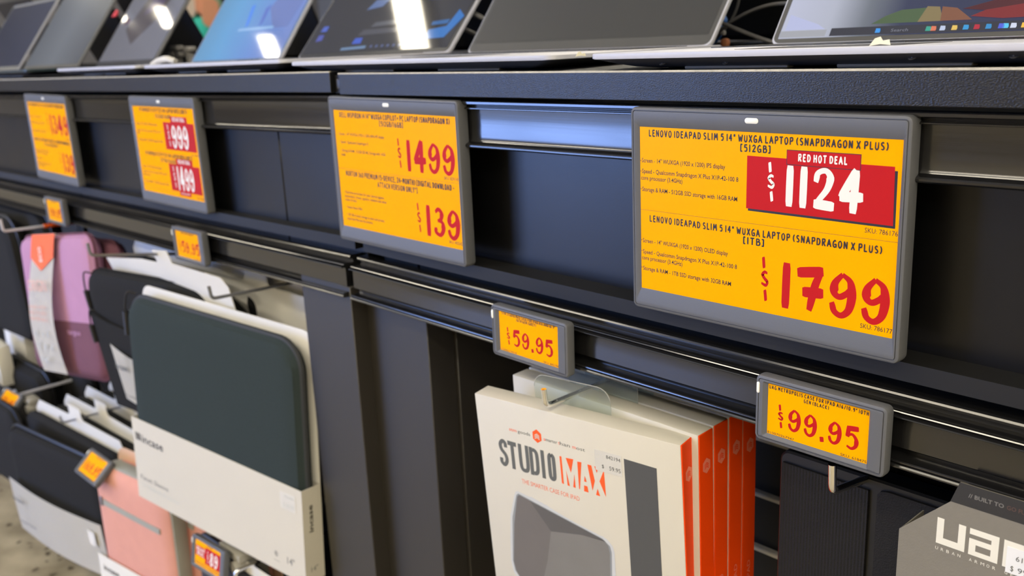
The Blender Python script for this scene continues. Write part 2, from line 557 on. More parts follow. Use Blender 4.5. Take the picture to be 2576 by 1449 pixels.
FZ, CZ = -0.06, 3.0
def terrazzo():
    m = bpy.data.materials.new('terrazzo_floor')
    m.use_nodes = True
    nt = m.node_tree
    b = nt.nodes['Principled BSDF']
    b.inputs['Roughness'].default_value = 0.35
    tc = nt.nodes.new('ShaderNodeTexCoord')
    n = nt.nodes.new('ShaderNodeTexNoise')
    n.inputs['Scale'].default_value = 14
    n.inputs['Detail'].default_value = 6
    nt.links.new(tc.outputs['Object'], n.inputs['Vector'])
    r1 = nt.nodes.new('ShaderNodeValToRGB')
    r1.color_ramp.elements[0].position, r1.color_ramp.elements[0].color = .3, lin((136, 126, 104))
    r1.color_ramp.elements[1].position, r1.color_ramp.elements[1].color = .7, lin((184, 174, 148))
    nt.links.new(n.outputs['Fac'], r1.inputs[0])
    v = nt.nodes.new('ShaderNodeTexVoronoi')
    v.inputs['Scale'].default_value = 42
    wn = nt.nodes.new('ShaderNodeTexNoise')
    wn.inputs['Scale'].default_value = 30
    ad = nt.nodes.new('ShaderNodeVectorMath')
    ad.operation = 'MULTIPLY_ADD'
    ad.inputs[1].default_value = (.03, .03, .03)
    nt.links.new(tc.outputs['Object'], wn.inputs['Vector'])
    nt.links.new(wn.outputs['Color'], ad.inputs[0])
    nt.links.new(tc.outputs['Object'], ad.inputs[2])
    nt.links.new(ad.outputs[0], v.inputs['Vector'])
    r2_ = nt.nodes.new('ShaderNodeValToRGB')
    r2_.color_ramp.elements[0].position, r2_.color_ramp.elements[0].color = .20, (1, 1, 1, 1)
    r2_.color_ramp.elements[1].position, r2_.color_ramp.elements[1].color = .30, (0, 0, 0, 1)
    nt.links.new(v.outputs['Distance'], r2_.inputs[0])
    sepc = nt.nodes.new('ShaderNodeSeparateColor')
    nt.links.new(v.outputs['Color'], sepc.inputs[0])
    gt = nt.nodes.new('ShaderNodeMath')
    gt.operation = 'GREATER_THAN'
    gt.inputs[1].default_value = .72
    nt.links.new(sepc.outputs[0], gt.inputs[0])
    ml = nt.nodes.new('ShaderNodeMath')
    ml.operation = 'MULTIPLY'
    nt.links.new(gt.outputs[0], ml.inputs[0])
    nt.links.new(r2_.outputs[0], ml.inputs[1])
    mx = nt.nodes.new('ShaderNodeMix')
    mx.data_type = 'RGBA'
    nt.links.new(ml.outputs[0], mx.inputs[0])
    nt.links.new(r1.outputs[0], mx.inputs[6])
    mx.inputs[7].default_value = lin((74, 66, 52))
    nt.links.new(mx.outputs[2], b.inputs['Base Color'])
    return m

WX0, WX1, WY0, WY1 = -10.0, 6.0, -4.4, 6.0
plane_obj('floor', [(WX0, WY0, FZ), (WX1, WY0, FZ), (WX1, WY1, FZ), (WX0, WY1, FZ)], terrazzo())
plane_obj('ceiling', [(WX0, WY0, CZ), (WX0, WY1, CZ), (WX1, WY1, CZ), (WX1, WY0, CZ)], mat('ceiling_paint', (206, 206, 204), 0.9, vscale=3))
plane_obj('wall_left', [(WX0, WY0, FZ), (WX0, WY1, FZ), (WX0, WY1, CZ), (WX0, WY0, CZ)], mat('wall_greige', (150, 145, 136), 0.9, vscale=2))
plane_obj('wall_back', [(WX0, WY1, FZ), (WX1, WY1, FZ), (WX1, WY1, CZ), (WX0, WY1, CZ)], mat('wall_pale', (170, 172, 172), 0.9, vscale=2))
plane_obj('wall_right', [(WX1, WY1, FZ), (WX1, WY0, FZ), (WX1, WY0, CZ), (WX1, WY1, CZ)], mat('wall_cream', (206, 200, 188), 0.9, vscale=2))
plane_obj('wall_front', [(WX1, WY0, FZ), (WX0, WY0, FZ), (WX0, WY0, CZ), (WX1, WY0, CZ)], mat('wall_taupe', (176, 168, 152), 0.9, vscale=2))

# daylit shop front window in the wall behind the photographer
def shop_window(x0, x1, z0, z1):
    bm = new_bm()
    y = WY0 + 0.04
    fr = 0.06
    for a, b in ((x0, x0 + fr), (x1 - fr, x1)):
        add_box(bm, a, b, y, y + .06, z0, z1)
    for a, b in ((z0, z0 + fr), (z1 - fr, z1)):
        add_box(bm, x0 + fr, x1 - fr, y, y + .06, a, b)
    n = 3
    for k in range(1, n):
        xx = x0 + (x1 - x0) * k / n
        add_box(bm, xx - .03, xx + .03, y, y + .06, z0 + fr, z1 - fr)
    w = structure(finish(bm, 'window_1', mat('window_frame', (60, 62, 66), 0.4), smooth=False))
    bm = new_bm()
    bm.faces.new([bm.verts.new(c) for c in ((x1 - fr, y + .02, z0 + fr), (x0 + fr, y + .02, z0 + fr), (x0 + fr, y + .02, z1 - fr), (x1 - fr, y + .02, z1 - fr))])
    finish(bm, 'pane', emit('daylight_pane', (146, 180, 255), WINDOW_STRENGTH), w, smooth=False)
shop_window(-5.8, -2.7, FZ, 2.2)

# ceiling luminaires
bm = new_bm()
add_box(bm, -.6, .6, -.15, .15, 0, .06, .006)
lamp_house_me = None
def lamp(x, y, sx, sy, label, first=[None, None], strength=None):
    t = thing('ceiling_light', label, 'light', Matrix.Translation((x, y, CZ - .07)), 'ceiling light panels')
    b = new_bm()
    add_box(b, -sx / 2, sx / 2, -sy / 2, sy / 2, .01, .07, .004)
    finish(b, 'housing', M['white_card'], t)
    b = new_bm()
    add_box(b, -sx / 2 + .01, sx / 2 - .01, -sy / 2 + .01, sy / 2 - .01, .0, .012)
    finish(b, 'diffuser', M_LAMP, t, smooth=False)
    return t
M_LAMP = emit('lamp_diffuser', (255, 243, 218), LAMP_STRENGTH)
bm.free()
for x, y, sx, sy in ((-3.36, .02, .22, .30), (-4.87, -.36, .18, .17), (-6.17, -.11, .16, .15), (-6.92, -.06, .16, .09)):
    lamp(x, y, sx, sy, 'small square ceiling light mirrored in ' + {-3.36: 'the dark desktop screen', -4.87: 'the bright blue screen', -6.17: 'the glossy screen with the brown corner', -6.92: 'the edge of the glossy screen'}[x])
ORD = {-7.0: 'first from the poster wall', -4.2: 'second from the poster wall', -1.4: 'third from the poster wall', 1.4: 'fourth from the poster wall', 4.2: 'last, farthest from the poster wall', -6.0: 'nearest the poster wall', -2.0: 'in the middle', 2.0: 'farthest from the poster wall'}
for x in (-7.0, -4.2, -1.4, 1.4, 4.2):
    for y in (-2.3, -3.6):
        lamp(x, y, 1.6, .3, 'long ceiling light panel, %s row over the front aisle, %s' % ('inner' if y > -3.0 else 'outer', ORD[x]))
lamp(2.6, -.7, .3, 1.6, 'added unseen fill light panel turned across the aisle, over the right end of the counter')  # unseen panel, added to brighten the orange box spines
lamp(1.7, -1.3, .3, 1.2, 'shorter added unseen fill light panel turned across the aisle, right of the counter front')  # second unseen panel, added for more light from the right
for x in (-6.0, -2.0, 2.0):
    lamp(x, 2.6, 1.6, .3, 'long ceiling light panel over the aisle behind the counter, ' + ORD[x])

# blurred stock on the far wall seen between two laptops
t = thing('wall_poster', 'blurred peach coloured poster figure on a green board between laptops', 'poster', Matrix.Translation((-7.0, 3.02, .9)))
bm = new_bm()
add_box(bm, -.06, -.04, -.36, .40, -.3, 1.0, .004)
finish(bm, 'green_board', mat('poster_green', (126, 158, 134), 0.8), t)
bm = new_bm()
add_plate(bm, rrect(-.02, .10, .22, .62, .05), -.01, .01)
add_plate(bm, rrect(.02, .17, .12, .34, .06), -.02, .0)
finish(bm, 'figure', mat('poster_peach', (214, 150, 112), 0.7), t, Matrix.Rotation(R(90), 4, 'Z'))
bm = new_bm()
add_plate(bm, rrect(-.16, -.02, .2, .62, .05), 0.0, .02)
finish(bm, 'pale_panel', mat('poster_cream', (206, 190, 168), 0.7), t, Matrix.Rotation(R(90), 4, 'Z'))
bm = new_bm()
add_box(bm, -.01, .01, -.05, .16, 0, .2, .02)
finish(bm, 'teal_tray', mat('poster_teal', (56, 196, 168), 0.6), t)

# ================================================================== COUNTER, two bays
UP = [(.030, .8605), (.008, .8605), (.0065, .8598), (.006, .8590), (.006, .8572), (.0072, .8565), (.011, .8562), (.0115, .8545), (.0085, .8541), (.0075, .8536),
      (.0075, .8530), (.0085, .8525), (.0128, .8522), (.0132, .8480), (.0134, .8380), (.0130, .8270), (.0118, .8246), (.0090, .8236), (.0075, .8230), (.0066, .8220), (.0066, .8208), (.0076, .8198), (.0095, .8193), (.030, .8193)]
LO = [(.034, .6925), (.0135, .6925), (.0118, .6917), (.0112, .6905), (.0114, .6890), (.0126, .6882), (.0150, .6879), (.0152, .6845), (.0050, .6843), (.0030, .6838), (.0026, .6832),
      (.0030, .6828), (.0044, .6826), (.0044, .6823), (.0012, .6820), (-.0002, .6815), (-.0006, .6810), (.0002, .6804), (.0040, .6802), (.0046, .6780), (.0047, .6690), (.0047, .6600), (.0060, .6588), (.0100, .6570), (.0105, .6545), (.0080, .6535),
      (.0002, .6533), (-.0004, .6528), (-.0006, .6522), (.0008, .6517), (.0008, .6513), (-.0008, .6508), (-.0014, .6498), (-.0012, .6488), (.0004, .6480), (.006, .6477), (.034, .6477)]

def counter(label, x0, x1, wt_pivot, wt_top, wt_slope, up_slope, lo_slope, seams, fascia_y, post, side):
    t = thing('display_counter', label, 'display counter', Matrix.Translation((0, 0, 0)))
    piv = -.388
    # worktop
    bm = new_bm()
    add_box(bm, x0, x1, 0.0, .98, wt_top - .0207, wt_top, .0006, 1)
    slope_bm(bm, wt_pivot, wt_slope)
    wt = finish(bm, 'worktop', M['worktop'], t)
    bm = new_bm()
    add_box(bm, x0, x1, -.0004, .0022, wt_top - .0012, wt_top + .00025, .0002, 1)
    slope_bm(bm, wt_pivot, wt_slope)
    finish(bm, 'worn_edge', M['worn'], wt)
    # upper price channel
    bm = new_bm()
    ux0, ux1 = (x0, -.402) if side == 'l' else (-.3845, x1)
    extrude_profile(bm, UP, ux0, ux1)
    slope_bm(bm, -.38 if side == 'l' else -.1, up_slope)
    finish(bm, 'price_channel', M['rail'], t, angle=25)
    bm = new_bm()
    lx0, lx1 = (x0, -.399) if side == 'l' else (-.3855, x1)
    extrude_profile(bm, LO, lx0, lx1)
    slope_bm(bm, piv, lo_slope)
    finish(bm, 'price_channel', M['rail'], t, angle=25)
    # fascia boards between the channels
    xs = [x0] + seams + [x1]
    for a, b in zip(xs, xs[1:]):
        bm = new_bm()
        add_box(bm, a + .0006, b - .0006, fascia_y, fascia_y + .018, .680, .835, .0012, 1)
        slope_bm(bm, piv, lo_slope * .9)
        finish(bm, 'fascia_board', M['fascia'], t)
    # upright posts
    for a, b, y0, y1 in post:
        bm = new_bm()
        add_box(bm, a, b, y0, y1, FZ, .6585, .0008, 1)
        finish(bm, 'upright_post', M['post'], t)
    # recessed back panel with slat strips
    bm = new_bm()
    BY = .21 if side == 'r' else .34
    add_box(bm, x0, x1, BY, BY + .02, FZ, .85)
    bp = finish(bm, 'back_panel', M['void'], t)
    bm = new_bm()
    add_box(bm, x0, x1, .012, BY, .70, .712)
    slope_bm(bm, piv, lo_slope)
    finish(bm, 'under_shelf', M['void'], t)
    bm = new_bm()
    add_box(bm, x0, x1, .10, .34, FZ, .02)
    finish(bm, 'plinth', M['void'], t)
    if side == 'r':
        for k in range(9):
            z = .4715 - .0585 * (k - 2)
            if z > .62:
                continue
            bm = new_bm()
            add_box(bm, -.06, x1, .203, .211, z - .0022, z + .0022, .001, 1)
            finish(bm, 'slat_strip', M['slat'], bp)
    return t

counter_right = counter('right bay of the black laptop counter, holding the two nearest price screens', -.3725, 1.0, -.376, .8817, .0082, .009, 0.0,
                        [-.3113], .036, [(-.412, -.292, .026, .06), (-.30, -.288, .06, .34)], 'r')
counter_left = counter('left bay of the black laptop counter, running off to the far end', -3.4, -.388, -.388, .8833, .0155, .0205, .0222,
                       [-2.6, -1.9, -1.25, -.5525], .028, [(-.496, -.3965, .006, .05), (-1.72, -1.62, .06, .1)], 'l')
# dark filler behind the joint of the bays
bm = new_bm()
add_box(bm, -.41, -.376, .048, .06, .60, .862)
finish(bm, 'joint_filler', M['void'], counter_right)
bm = new_bm()
add_box(bm, -.3885, -.3715, .006, .05, .862, .8795)
finish(bm, 'joint_filler', M['void'], counter_right)
bm = new_bm()
add_box(bm, -.383, -.3765, .0035, .008, .866, .876, .001)
finish(bm, 'joint_bracket', M['post'], counter_right)

# ================================================================== ELECTRONIC PRICE TAGS
def price_tag(label, mx, Wd, Ht, Tk, scr, plate, led, name='price_display', cat='price tag', r=.0045, back=True, group=None):
    """origin at the top-left front corner; scr / plate = (x0, x1, ztop, zbot) of screen and of the flat bezel opening"""
    t = thing(name, label, cat, mx, group)
    bm = new_bm()
    def ring(i, y, rr=None):
        return xz(rrect(i, Wd - i, -Ht + i, -i, max((rr if rr is not None else r) - i, .0008), 5), y)
    loops = [ring(.0015, Tk), ring(.0004, Tk - .0012), ring(0, Tk - .003), ring(0, .0018), ring(.0005, .0006), ring(.0014, .0001), ring(.0022, .0000),
             ring(.00235, .0007), ring(.0027, .0007), ring(.0029, .0000), ring(.0034, -.0001)]
    loops.append(xz(rrect(plate[0], plate[1], -plate[3], -plate[2], .0012, 5), -.0001))
    loops.append(xz(rrect(scr[0], scr[1], -scr[3], -scr[2], .0003, 5), .0017))
    loops.append(xz(rrect(scr[0], scr[1], -scr[3], -scr[2], .0003, 5), .0024))
    add_loops(bm, loops)
    frame = finish(bm, 'frame', M['bezel'], t, angle=28)
    bm = new_bm()
    bm.faces.new([bm.verts.new(p) for p in ((scr[0], .0019, -scr[3]), (scr[1], .0019, -scr[3]), (scr[1], .0019, -scr[2]), (scr[0], .0019, -scr[2]))])
    s = finish(bm, 'screen', M['yellow'], t, smooth=False)
    lx, lz, lw, lh = led
    bm = new_bm()
    lens = rrect(lx - lw / 2, lx + lw / 2, -lz - lh / 2, -lz + lh / 2, min(lw, lh) / 2, 5)
    inner = rrect(lx - lw * .38, lx + lw * .38, -lz - lh * .38, -lz + lh * .38, min(lw, lh) * .38, 5)
    add_loops(bm, [xz(lens, .001), xz(lens, -.0003), xz(inner, -.0007)])
    finish(bm, 'indicator_lens', M['led'], t)
    return t, s

SY = .00184
def split_text(parent, m, items, names, y=None):
    for nm, idx in names:
        letters(parent, nm, m, lambda bm: put_text(bm, [items[i] for i in idx], SY if y is None else y))

def letters(parent, name, m, build):
    bm = new_bm()
    build(bm)
    if not len(bm.faces):
        bm.free()
        return None
    return finish(bm, name, m, parent, smooth=False)

def line(bm, x0, x1, z, w=.00022, y=SY):
    put_poly(bm, [(x0, z - w), (x1, z - w), (x1, z + w), (x0, z + w)], y)

BIG = dict(Wd=.205, Ht=.1472, Tk=.0122)
BIG_SCR = (.0072, .1994, .0138, .1320)
BIG_PLATE = (.0036, .2014, .0096, .1416)
BIG_LED = (.1004, .0065, .0100, .0036)
SMALL = dict(Wd=.091, Ht=.0461, Tk=.0095)
SMALL_SCR = (.0086, .0790, .0052, .0404)
SMALL_PLATE = (.0056, .0806, .0040, .0430)
SMALL_LED = (.0022, .0090, .0022, .0078)

def title(bm, s, x0, x1, zb, cap, pen=.17, y=SY, **kw):
    put_brush(bm, s, x0, x1, zb, cap, pen, y, **kw)

# ---- the large nearest tag
t4, s4 = price_tag('largest grey price screen at right, yellow with two laptop offers and a red deal box', pose((0, 0, .86), 0, 0, -.26), scr=BIG_SCR, plate=BIG_PLATE, led=BIG_LED, **BIG)
letters(s4, 'title_lettering', M['ink'], lambda bm: (title(bm, 'LENOVO IDEAPAD SLIM 5 14" WUXGA LAPTOP (SNAPDRAGON X PLUS)', .0151, .1910, -.0202, .0043, .215), title(bm, '[512GB]', .0907, .1138, -.0264, .0044, .215)))
letters(s4, 'title_lettering', M['ink'], lambda bm: (title(bm, 'LENOVO IDEAPAD SLIM 5 14" WUXGA LAPTOP (SNAPDRAGON X PLUS)', .0151, .1905, -.0812, .0043, .215), title(bm, '[1TB]', .0940, .1106, -.0873, .0044, .215)))
letters(s4, 'divider_line', M['ink'], lambda bm: line(bm, .0072, .1994, -.0733, .00010))
b4_rows = [('.', .0076, .0082, -0.0382, .0036, .02), ('Screen - 14" WUXGA (1920 x 1200) IPS display', .0088, .0795, -.0390, .0030, .010),
           ('.', .0076, .0082, -0.0457, .0036, .02), ('Speed - Qualcomm Snapdragon X Plus X1P-42-100 8', .0088, .0899, -.0467, .0030, .010),
           ('core processor (3.4GHz)', .0080, .0445, -.0515, .0030, .010),
           ('.', .0076, .0082, -0.0585, .0036, .02), ('Storage & RAM - 512GB SSD storage with 16GB RAM', .0088, .0893, -.0597, .0030, .010),
           ('.', .0076, .0082, -0.0961, .0036, .02), ('Screen - 14" WUXGA (1920 x 1200) OLED display', .0088, .0825, -.0974, .0030, .010),
           ('.', .0076, .0082, -0.1041, .0036, .02), ('Speed - Qualcomm Snapdragon X Plus X1P-42-100 8', .0088, .0898, -.1057, .0030, .010),
           ('core processor (3.4GHz)', .0080, .0445, -.1103, .0030, .010),
           ('.', .0076, .0082, -0.1166, .0036, .02), ('Storage & RAM - 1TB SSD storage with 32GB RAM', .0088, .0853, -.1182, .0030, .010),
           ('SKU: 786176', .1788, .1991, -.0697, .0029), ('SKU: 786177', .1789, .1992, -.1291, .0029)]
split_text(s4, M['ink'], b4_rows, (('specification_text', range(0, 7)), ('specification_text', range(7, 14)), ('sku_text', (14,)), ('sku_text', (15,))))
letters(s4, 'deal_box_shadow', M['ink'], lambda bm: put_poly(bm, mm([(97.6, -64.9), (197.3, -65.4), (197.0, -31.8), (97.6, -31.5)]), SY + .00002))
letters(s4, 'deal_box', M['red'], lambda bm: put_poly(bm, mm([(96.2, -63.4), (195.9, -63.9), (195.2, -29.4), (96.4, -29.0)]), SY - .00003))
letters(s4, 'deal_banner_outline', M['ink'], lambda bm: put_poly(bm, mm([(125.1, -32.9), (174.5, -33.2), (174.5, -23.5), (125.1, -23.5)]), SY - .00006))
letters(s4, 'deal_banner', M['red'], lambda bm: put_poly(bm, mm([(125.5, -32.5), (174.1, -32.8), (174.1, -23.9), (125.5, -23.9)]), SY - .00009))
letters(s4, 'deal_lettering', M['white_ink'], lambda bm: put_brush(bm, 'RED HOT DEAL', .1330, .1660, -.0301, .0042, .25, SY - .00013))
letters(s4, 'deal_price', M['white_ink'], lambda bm: (put_brush(bm, '$', .1100, .1185, -.0562, .0232, .27, SY - .00013, price=True), put_brush(bm, '1124', .1228, .1782, -.0578, .0236, .265, SY - .00013, price=True, gap=.10)))
def b4_price(bm):
    put_brush(bm, '$', .1066, .1158, -.1228, .0275, .26, SY, price=True)
    put_brush(bm, '1799', .1213, .1980, -.1246, .0278, .25, SY, price=True, gap=.10)
letters(s4, 'price_digits', M['red'], b4_price)

# ---- second tag
t3, s3 = price_tag('grey price screen left of the largest one, yellow with red prices 1499 and 139', pose((-.3969, 0, .8595)), scr=BIG_SCR, plate=BIG_PLATE, led=BIG_LED, **BIG)
letters(s3, 'title_lettering', M['ink'], lambda bm: (title(bm, 'DELL INSPIRON 14 14" WUXGA COPILOT+ PC LAPTOP (SNAPDRAGON X)', .0170, .1915, -.0206, .0046, .22), title(bm, '[512GB/16GB]', .0847, .1229, -.0268, .0046, .22)))
letters(s3, 'title_lettering', M['ink'], lambda bm: (title(bm, 'NORTON 360 PREMIUM (5-DEVICE, 24-MONTH) [DIGITAL DOWNLOAD -', .0198, .1924, -.0790, .0048, .22), title(bm, 'ATTACH VERSION ONLY*]', .0741, .1381, -.0862, .0048, .22)))
letters(s3, 'divider_line', M['ink'], lambda bm: line(bm, .0072, .1994, -.0722, .0001))
rows = [('\u2022 Screen - 14" WUXGA (1920 x 1200) 60Hz IPS display', .0125, .0913, -.0385), ('\u2022 Speed - Qualcomm Snapdragon X', .0140, .0639, -.0465),
        ('\u2022 Storage & RAM - 512GB SSD M.2 Storage with 16GB', .0150, .0911, -.0550), ('RAM', .0150, .0215, -.0595),
        ('\u2022 Real-time protection for your devices against', .0140, .0830, -.0975), ('ransomware, viruses, spyware, malware and other', .0140, .0870, -.1015), ('online threats', .0140, .0350, -.1053),
        ('\u2022 Instant Alerts Offer', .0150, .0440, -.1128), ('\u2022 100 GB of cloud storage to store and protect', .0150, .0811, -.1205), ('important files and documents', .0150, .0600, -.1248)]
rows = [(a, b, c, d, .0026, .010) for a, b, c, d in rows] + [('SKU: 829110', .1785, .1985, -.0700, .0028), ('SKU: 405542', .1800, .1988, -.1280, .0028)]
split_text(s3, M['ink'], rows, (('specification_text', range(0, 4)), ('specification_text', range(4, 10)), ('sku_text', (10,)), ('sku_text', (11,))))
letters(s3, 'price_digits', M['red'], lambda bm: (put_brush(bm, '$', .1095, .1180, -.0634, .0256, .26, SY, price=True), put_brush(bm, '1499', .1225, .1965, -.0652, .0266, .25, SY, price=True, gap=.10)))
letters(s3, 'price_digits', M['red'], lambda bm: (put_brush(bm, '$', .1330, .1415, -.1220, .0256, .26, SY, price=True), put_brush(bm, '139', .1455, .1985, -.1236, .0266, .26, SY, price=True, gap=.10)))

# ---- third tag, two red boxes
t2, s2 = price_tag('grey price screen with two red deal boxes reading 999 and 1499', pose((-.9106, 0, .8491), 0, 0, -.39), scr=BIG_SCR, plate=BIG_PLATE, led=BIG_LED, **BIG)
letters(s2, 'title_lettering', M['ink'], lambda bm: (title(bm, 'HP OMNIBOOK 5 FLIP 14" 2K 2-IN-1 LAPTOP (INTEL CORE 5)', .030, .180, -.0206, .0048, .2), title(bm, '[512GB/16GB]', .0800, .1290, -.0282, .0048, .2)))
letters(s2, 'title_lettering', M['ink'], lambda bm: (title(bm, 'HP OMNIBOOK X FLIP 14" 3K 2-IN-1 LAPTOP (INTEL CORE 7)', .030, .178, -.0798, .0048, .2), title(bm, '[1TB/16GB]', .0780, .1290, -.0872, .0048, .2)))
rows = [('\u2022 Screen - 14" 2K (1920 x 1200) touch display', .0120, .0830, -.0390), ('\u2022 Speed - Intel Core 5 processor 120U up to 5.0', .0120, .0920, -.0480), ('GHz', .0120, .0200, -.0520),
        ('\u2022 Storage & RAM - 512GB SSD storage with 16GB', .0120, .0930, -.0610), ('\u2022 Screen - 14" 3K OLED touch display', .0120, .0780, -.0980), ('\u2022 Speed - Intel Core 7 processor 256V up to 4.8', .0120, .0920, -.1050), ('GHz 8 cores', .0120, .0350, -.1100),
        ('\u2022 Storage & RAM - 1TB SSD storage with 16GB', .0120, .0930, -.1190)]
rows = [(a, b, c, d, .0028, .010) for a, b, c, d in rows] + [('SKU: 780540', .177, .197, -.0740, .0026), ('SKU: 786301', .177, .197, -.1300, .0026)]
split_text(s2, M['ink'], rows, (('specification_text', range(0, 4)), ('specification_text', range(4, 8)), ('sku_text', (8,)), ('sku_text', (9,))))
letters(s2, 'divider_line', M['ink'], lambda bm: line(bm, .0072, .1994, -.1262, .00012))
for z, zb, ps in ((-33, -.0655, '999'), (-88, -.1205, '1499')):
    letters(s2, 'deal_box', M['red'], lambda bm: put_poly(bm, mm([(102, z - 36), (194, z - 36), (194, z), (102, z)]), SY - .00003))
    letters(s2, 'deal_banner', M['red'], lambda bm: put_poly(bm, mm([(126, z - 1), (176, z - 1), (176, z + 8), (126, z + 8)]), SY - .00005))
    letters(s2, 'deal_lettering', M['white_ink'], lambda bm: put_brush(bm, 'RED HOT DEAL', .1330, .1690, zb + .0345, .0046, .26, SY - .00009))
    letters(s2, 'deal_price', M['white_ink'], lambda bm: (put_brush(bm, '$', .1120, .1200, zb + .002, .0270, .22, SY - .00009, price=True), put_brush(bm, ps, .1235, .1750, zb, .0290, .25, SY - .00009, price=True, gap=.1)))
letters(s2, 'deal_footer', M['red'], lambda bm: put_poly(bm, mm([(126, -129), (160, -129), (160, -123), (126, -123)]), SY - .00005))
letters(s2, 'footer_lettering', M['white_ink'], lambda bm: put_text(bm, [('WAS $1699', .130, .156, -.1275, .003)], SY - .00009))

# ---- fourth tag, far left
t1, s1 = price_tag('leftmost grey price screen with slim red prices 1349 and 139', pose((-1.3747, 0, .8434), 0, 0, -.05), scr=BIG_SCR, plate=BIG_PLATE, led=BIG_LED, **BIG)
letters(s1, 'title_lettering', M['ink'], lambda bm: title(bm, 'MSI MODERN 15 15.6" FULL HD LAPTOP (512GB/16GB)', .012, .188, -.0206, .0046, .2))
letters(s1, 'title_lettering', M['ink'], lambda bm: (title(bm, 'NORTON 360 PREMIUM (5-DEVICE, 24-MONTH) DOWNLOAD', .014, .188, -.0800, .0050, .2), title(bm, 'ATTACH VERSION ONLY*', .062, .132, -.0870, .0044, .2)))
rows = [('Screen - 15.6" Full HD', .012, .068, -.0400), ('Speed - Intel Core i7-1355U', .012, .080, -.0500), ('Storage & RAM - 512GB SSD', .012, .083, -.0640),
        ('Real-time protection for devices', .012, .078, -.0975), ('ransomware, viruses, spyware', .012, .072, -.1020), ('Instant Alerts', .012, .040, -.1120), ('100 GB of cloud storage to store', .012, .078, -.1200), ('important files', .012, .045, -.1245)]
rows = [(a, b, c, d, .0030, .010) for a, b, c, d in rows] + [('SKU: 779811', .175, .197, -.0720, .0026), ('SKU: 405542', .175, .197, -.1285, .0026)]
split_text(s1, M['ink'], rows, (('specification_text', range(0, 3)), ('specification_text', range(3, 8)), ('sku_text', (8,)), ('sku_text', (9,))))
letters(s1, 'price_digits', M['red'], lambda bm: (put_brush(bm, '$', .0950, .1040, -.0600, .0300, .2, SY, price=True), put_brush(bm, '1349', .1090, .1960, -.0640, .0310, .25, SY, price=True, gap=.1)))
letters(s1, 'price_digits', M['red'], lambda bm: (put_brush(bm, '$', .1290, .1370, -.1220, .0280, .2, SY, price=True), put_brush(bm, '139', .1420, .1970, -.1255, .0300, .26, SY, price=True, gap=.1)))

# ---- small tags on the lower channel and on the lower hooks
def small_tag(label, mx, price, lines, barcode=None, sku=None, px=(.0150, .0737), pz=-.0336, cap=.0150, deal=False):
    t, s = price_tag(label, mx, scr=SMALL_SCR, plate=SMALL_PLATE, led=SMALL_LED, name='small_price_display', r=.004, **SMALL)
    if deal:
        letters(s, 'deal_box', M['red'], lambda bm: (put_poly(bm, mm([(10, -27), (38, -27), (38, -13), (10, -13)]), SY), put_poly(bm, mm([(37, -33), (78, -33), (78, -10), (37, -10)]), SY - .00003)))
        letters(s, 'deal_price', M['white_ink'], lambda bm: (put_brush(bm, 'RED HOT', .012, .036, -.0195, .0045, .24, SY - .00006), put_brush(bm, 'DEAL', .014, .034, -.0255, .0045, .24, SY - .00006),
                                                             put_brush(bm, '$', .041, .047, -.030, .016, .22, SY - .00006, price=True), put_brush(bm, price, .049, .072, -.031, .018, .24, SY - .00006, price=True)))
    def bt(bm):
        for sx, x0, x1, z in lines:
            title(bm, sx, x0, x1, z, .0023, .22, gap=.2)
    letters(s, 'title_lettering', M['ink'], bt)
    if barcode:
        letters(s, 'barcode_number', M['ink'], lambda bm: put_text(bm, [(barcode, .0090, .0288, -.0401, .0016)], SY))
    if sku:
        letters(s, 'sku_text', M['ink'], lambda bm: put_text(bm, [(sku, .0615, .0786, -.0400, .0018)], SY))
    if deal:
        letters(s, 'small_lines', M['ink'], lambda bm: [line(bm, .010, .078, -.0350 - .0017 * k, .00025) for k in range(3)])
    if not deal:
        def bp(bm):
            put_brush(bm, '$', px[0], px[0] + .0066, pz + .0002, cap, .28, SY, price=True)
            put_brush(bm, price, px[0] + .0078, px[1], pz, cap, .235, SY, price=True, gap=.13)
        letters(s, 'price_digits', M['red'], bp)
    return t

small_tag('small price tag reading 59.95 above the white and orange boxes', pose((-.148, -.0123, .6905), 0, 0, .42), '59.95',
          [('STM STUDIO MAX CASE FOR IPAD A16 AND 10.9"', .0120, .0760, -.0076), ('10TH GEN (GREY)', .0300, .0540, -.0106)], '7720000770918', 'SKU: 842194', px=(.0160, .0735), pz=-.0330, cap=.0142)
small_tag('small price tag reading 99.95 in front of the chrome hook at right', pose((.1160, -.0123, .6905), 0, 0, .2), '99.95',
          [('UAG METROPOLIS CASE FOR IPAD A16/10.9" 10TH', .0092, .0785, -.0084), ('GEN (BLACK)', .0346, .0523, -.0118)], '810070367947', 'SKU: 618475')
small_tag('small price tag on the lower channel below the two red deal boxes', pose((-.7965, -.0123, .6805), 0, 0, -1.2), '59.95',
          [('INCASE FACET SLEEVE 14"', .026, .064, -.0084)], None, 'SKU: 774', px=(.014, .076))
small_tag('small price tag on the lower channel above the mauve sleeve', pose((-1.3215, -.0123, .6700), 0, 0, -1.2), '99.95',
          [('SLEEVE 14"', .03, .060, -.0084)], None, 'SKU: 774', px=(.014, .076))
small_tag('tilted small price tag on the lowest hook at the left edge, beside white cards', pose((-1.6443, -.0541, .247), 2.8, -43, -1.4), '59.95',
          [('SLEEVE 16"', .03, .060, -.0084)], None, None, px=(.012, .074))
small_tag('tilted small price tag at the top corner of the pink sleeve', pose((-1.1567, -.0541, .2599), .6, -48.2, -.6), '169.95',
          [('POUCH 13"', .034, .064, -.0084)], None, None, px=(.010, .076))
small_tag('small price tag with a red deal box reading 89 under the slate sleeve', pose((-.7641, -.0569, .2502), 2.3, -12.4, -2.7), '89',
          [('CASE', .04, .055, -.0084)], None, None, deal=True)

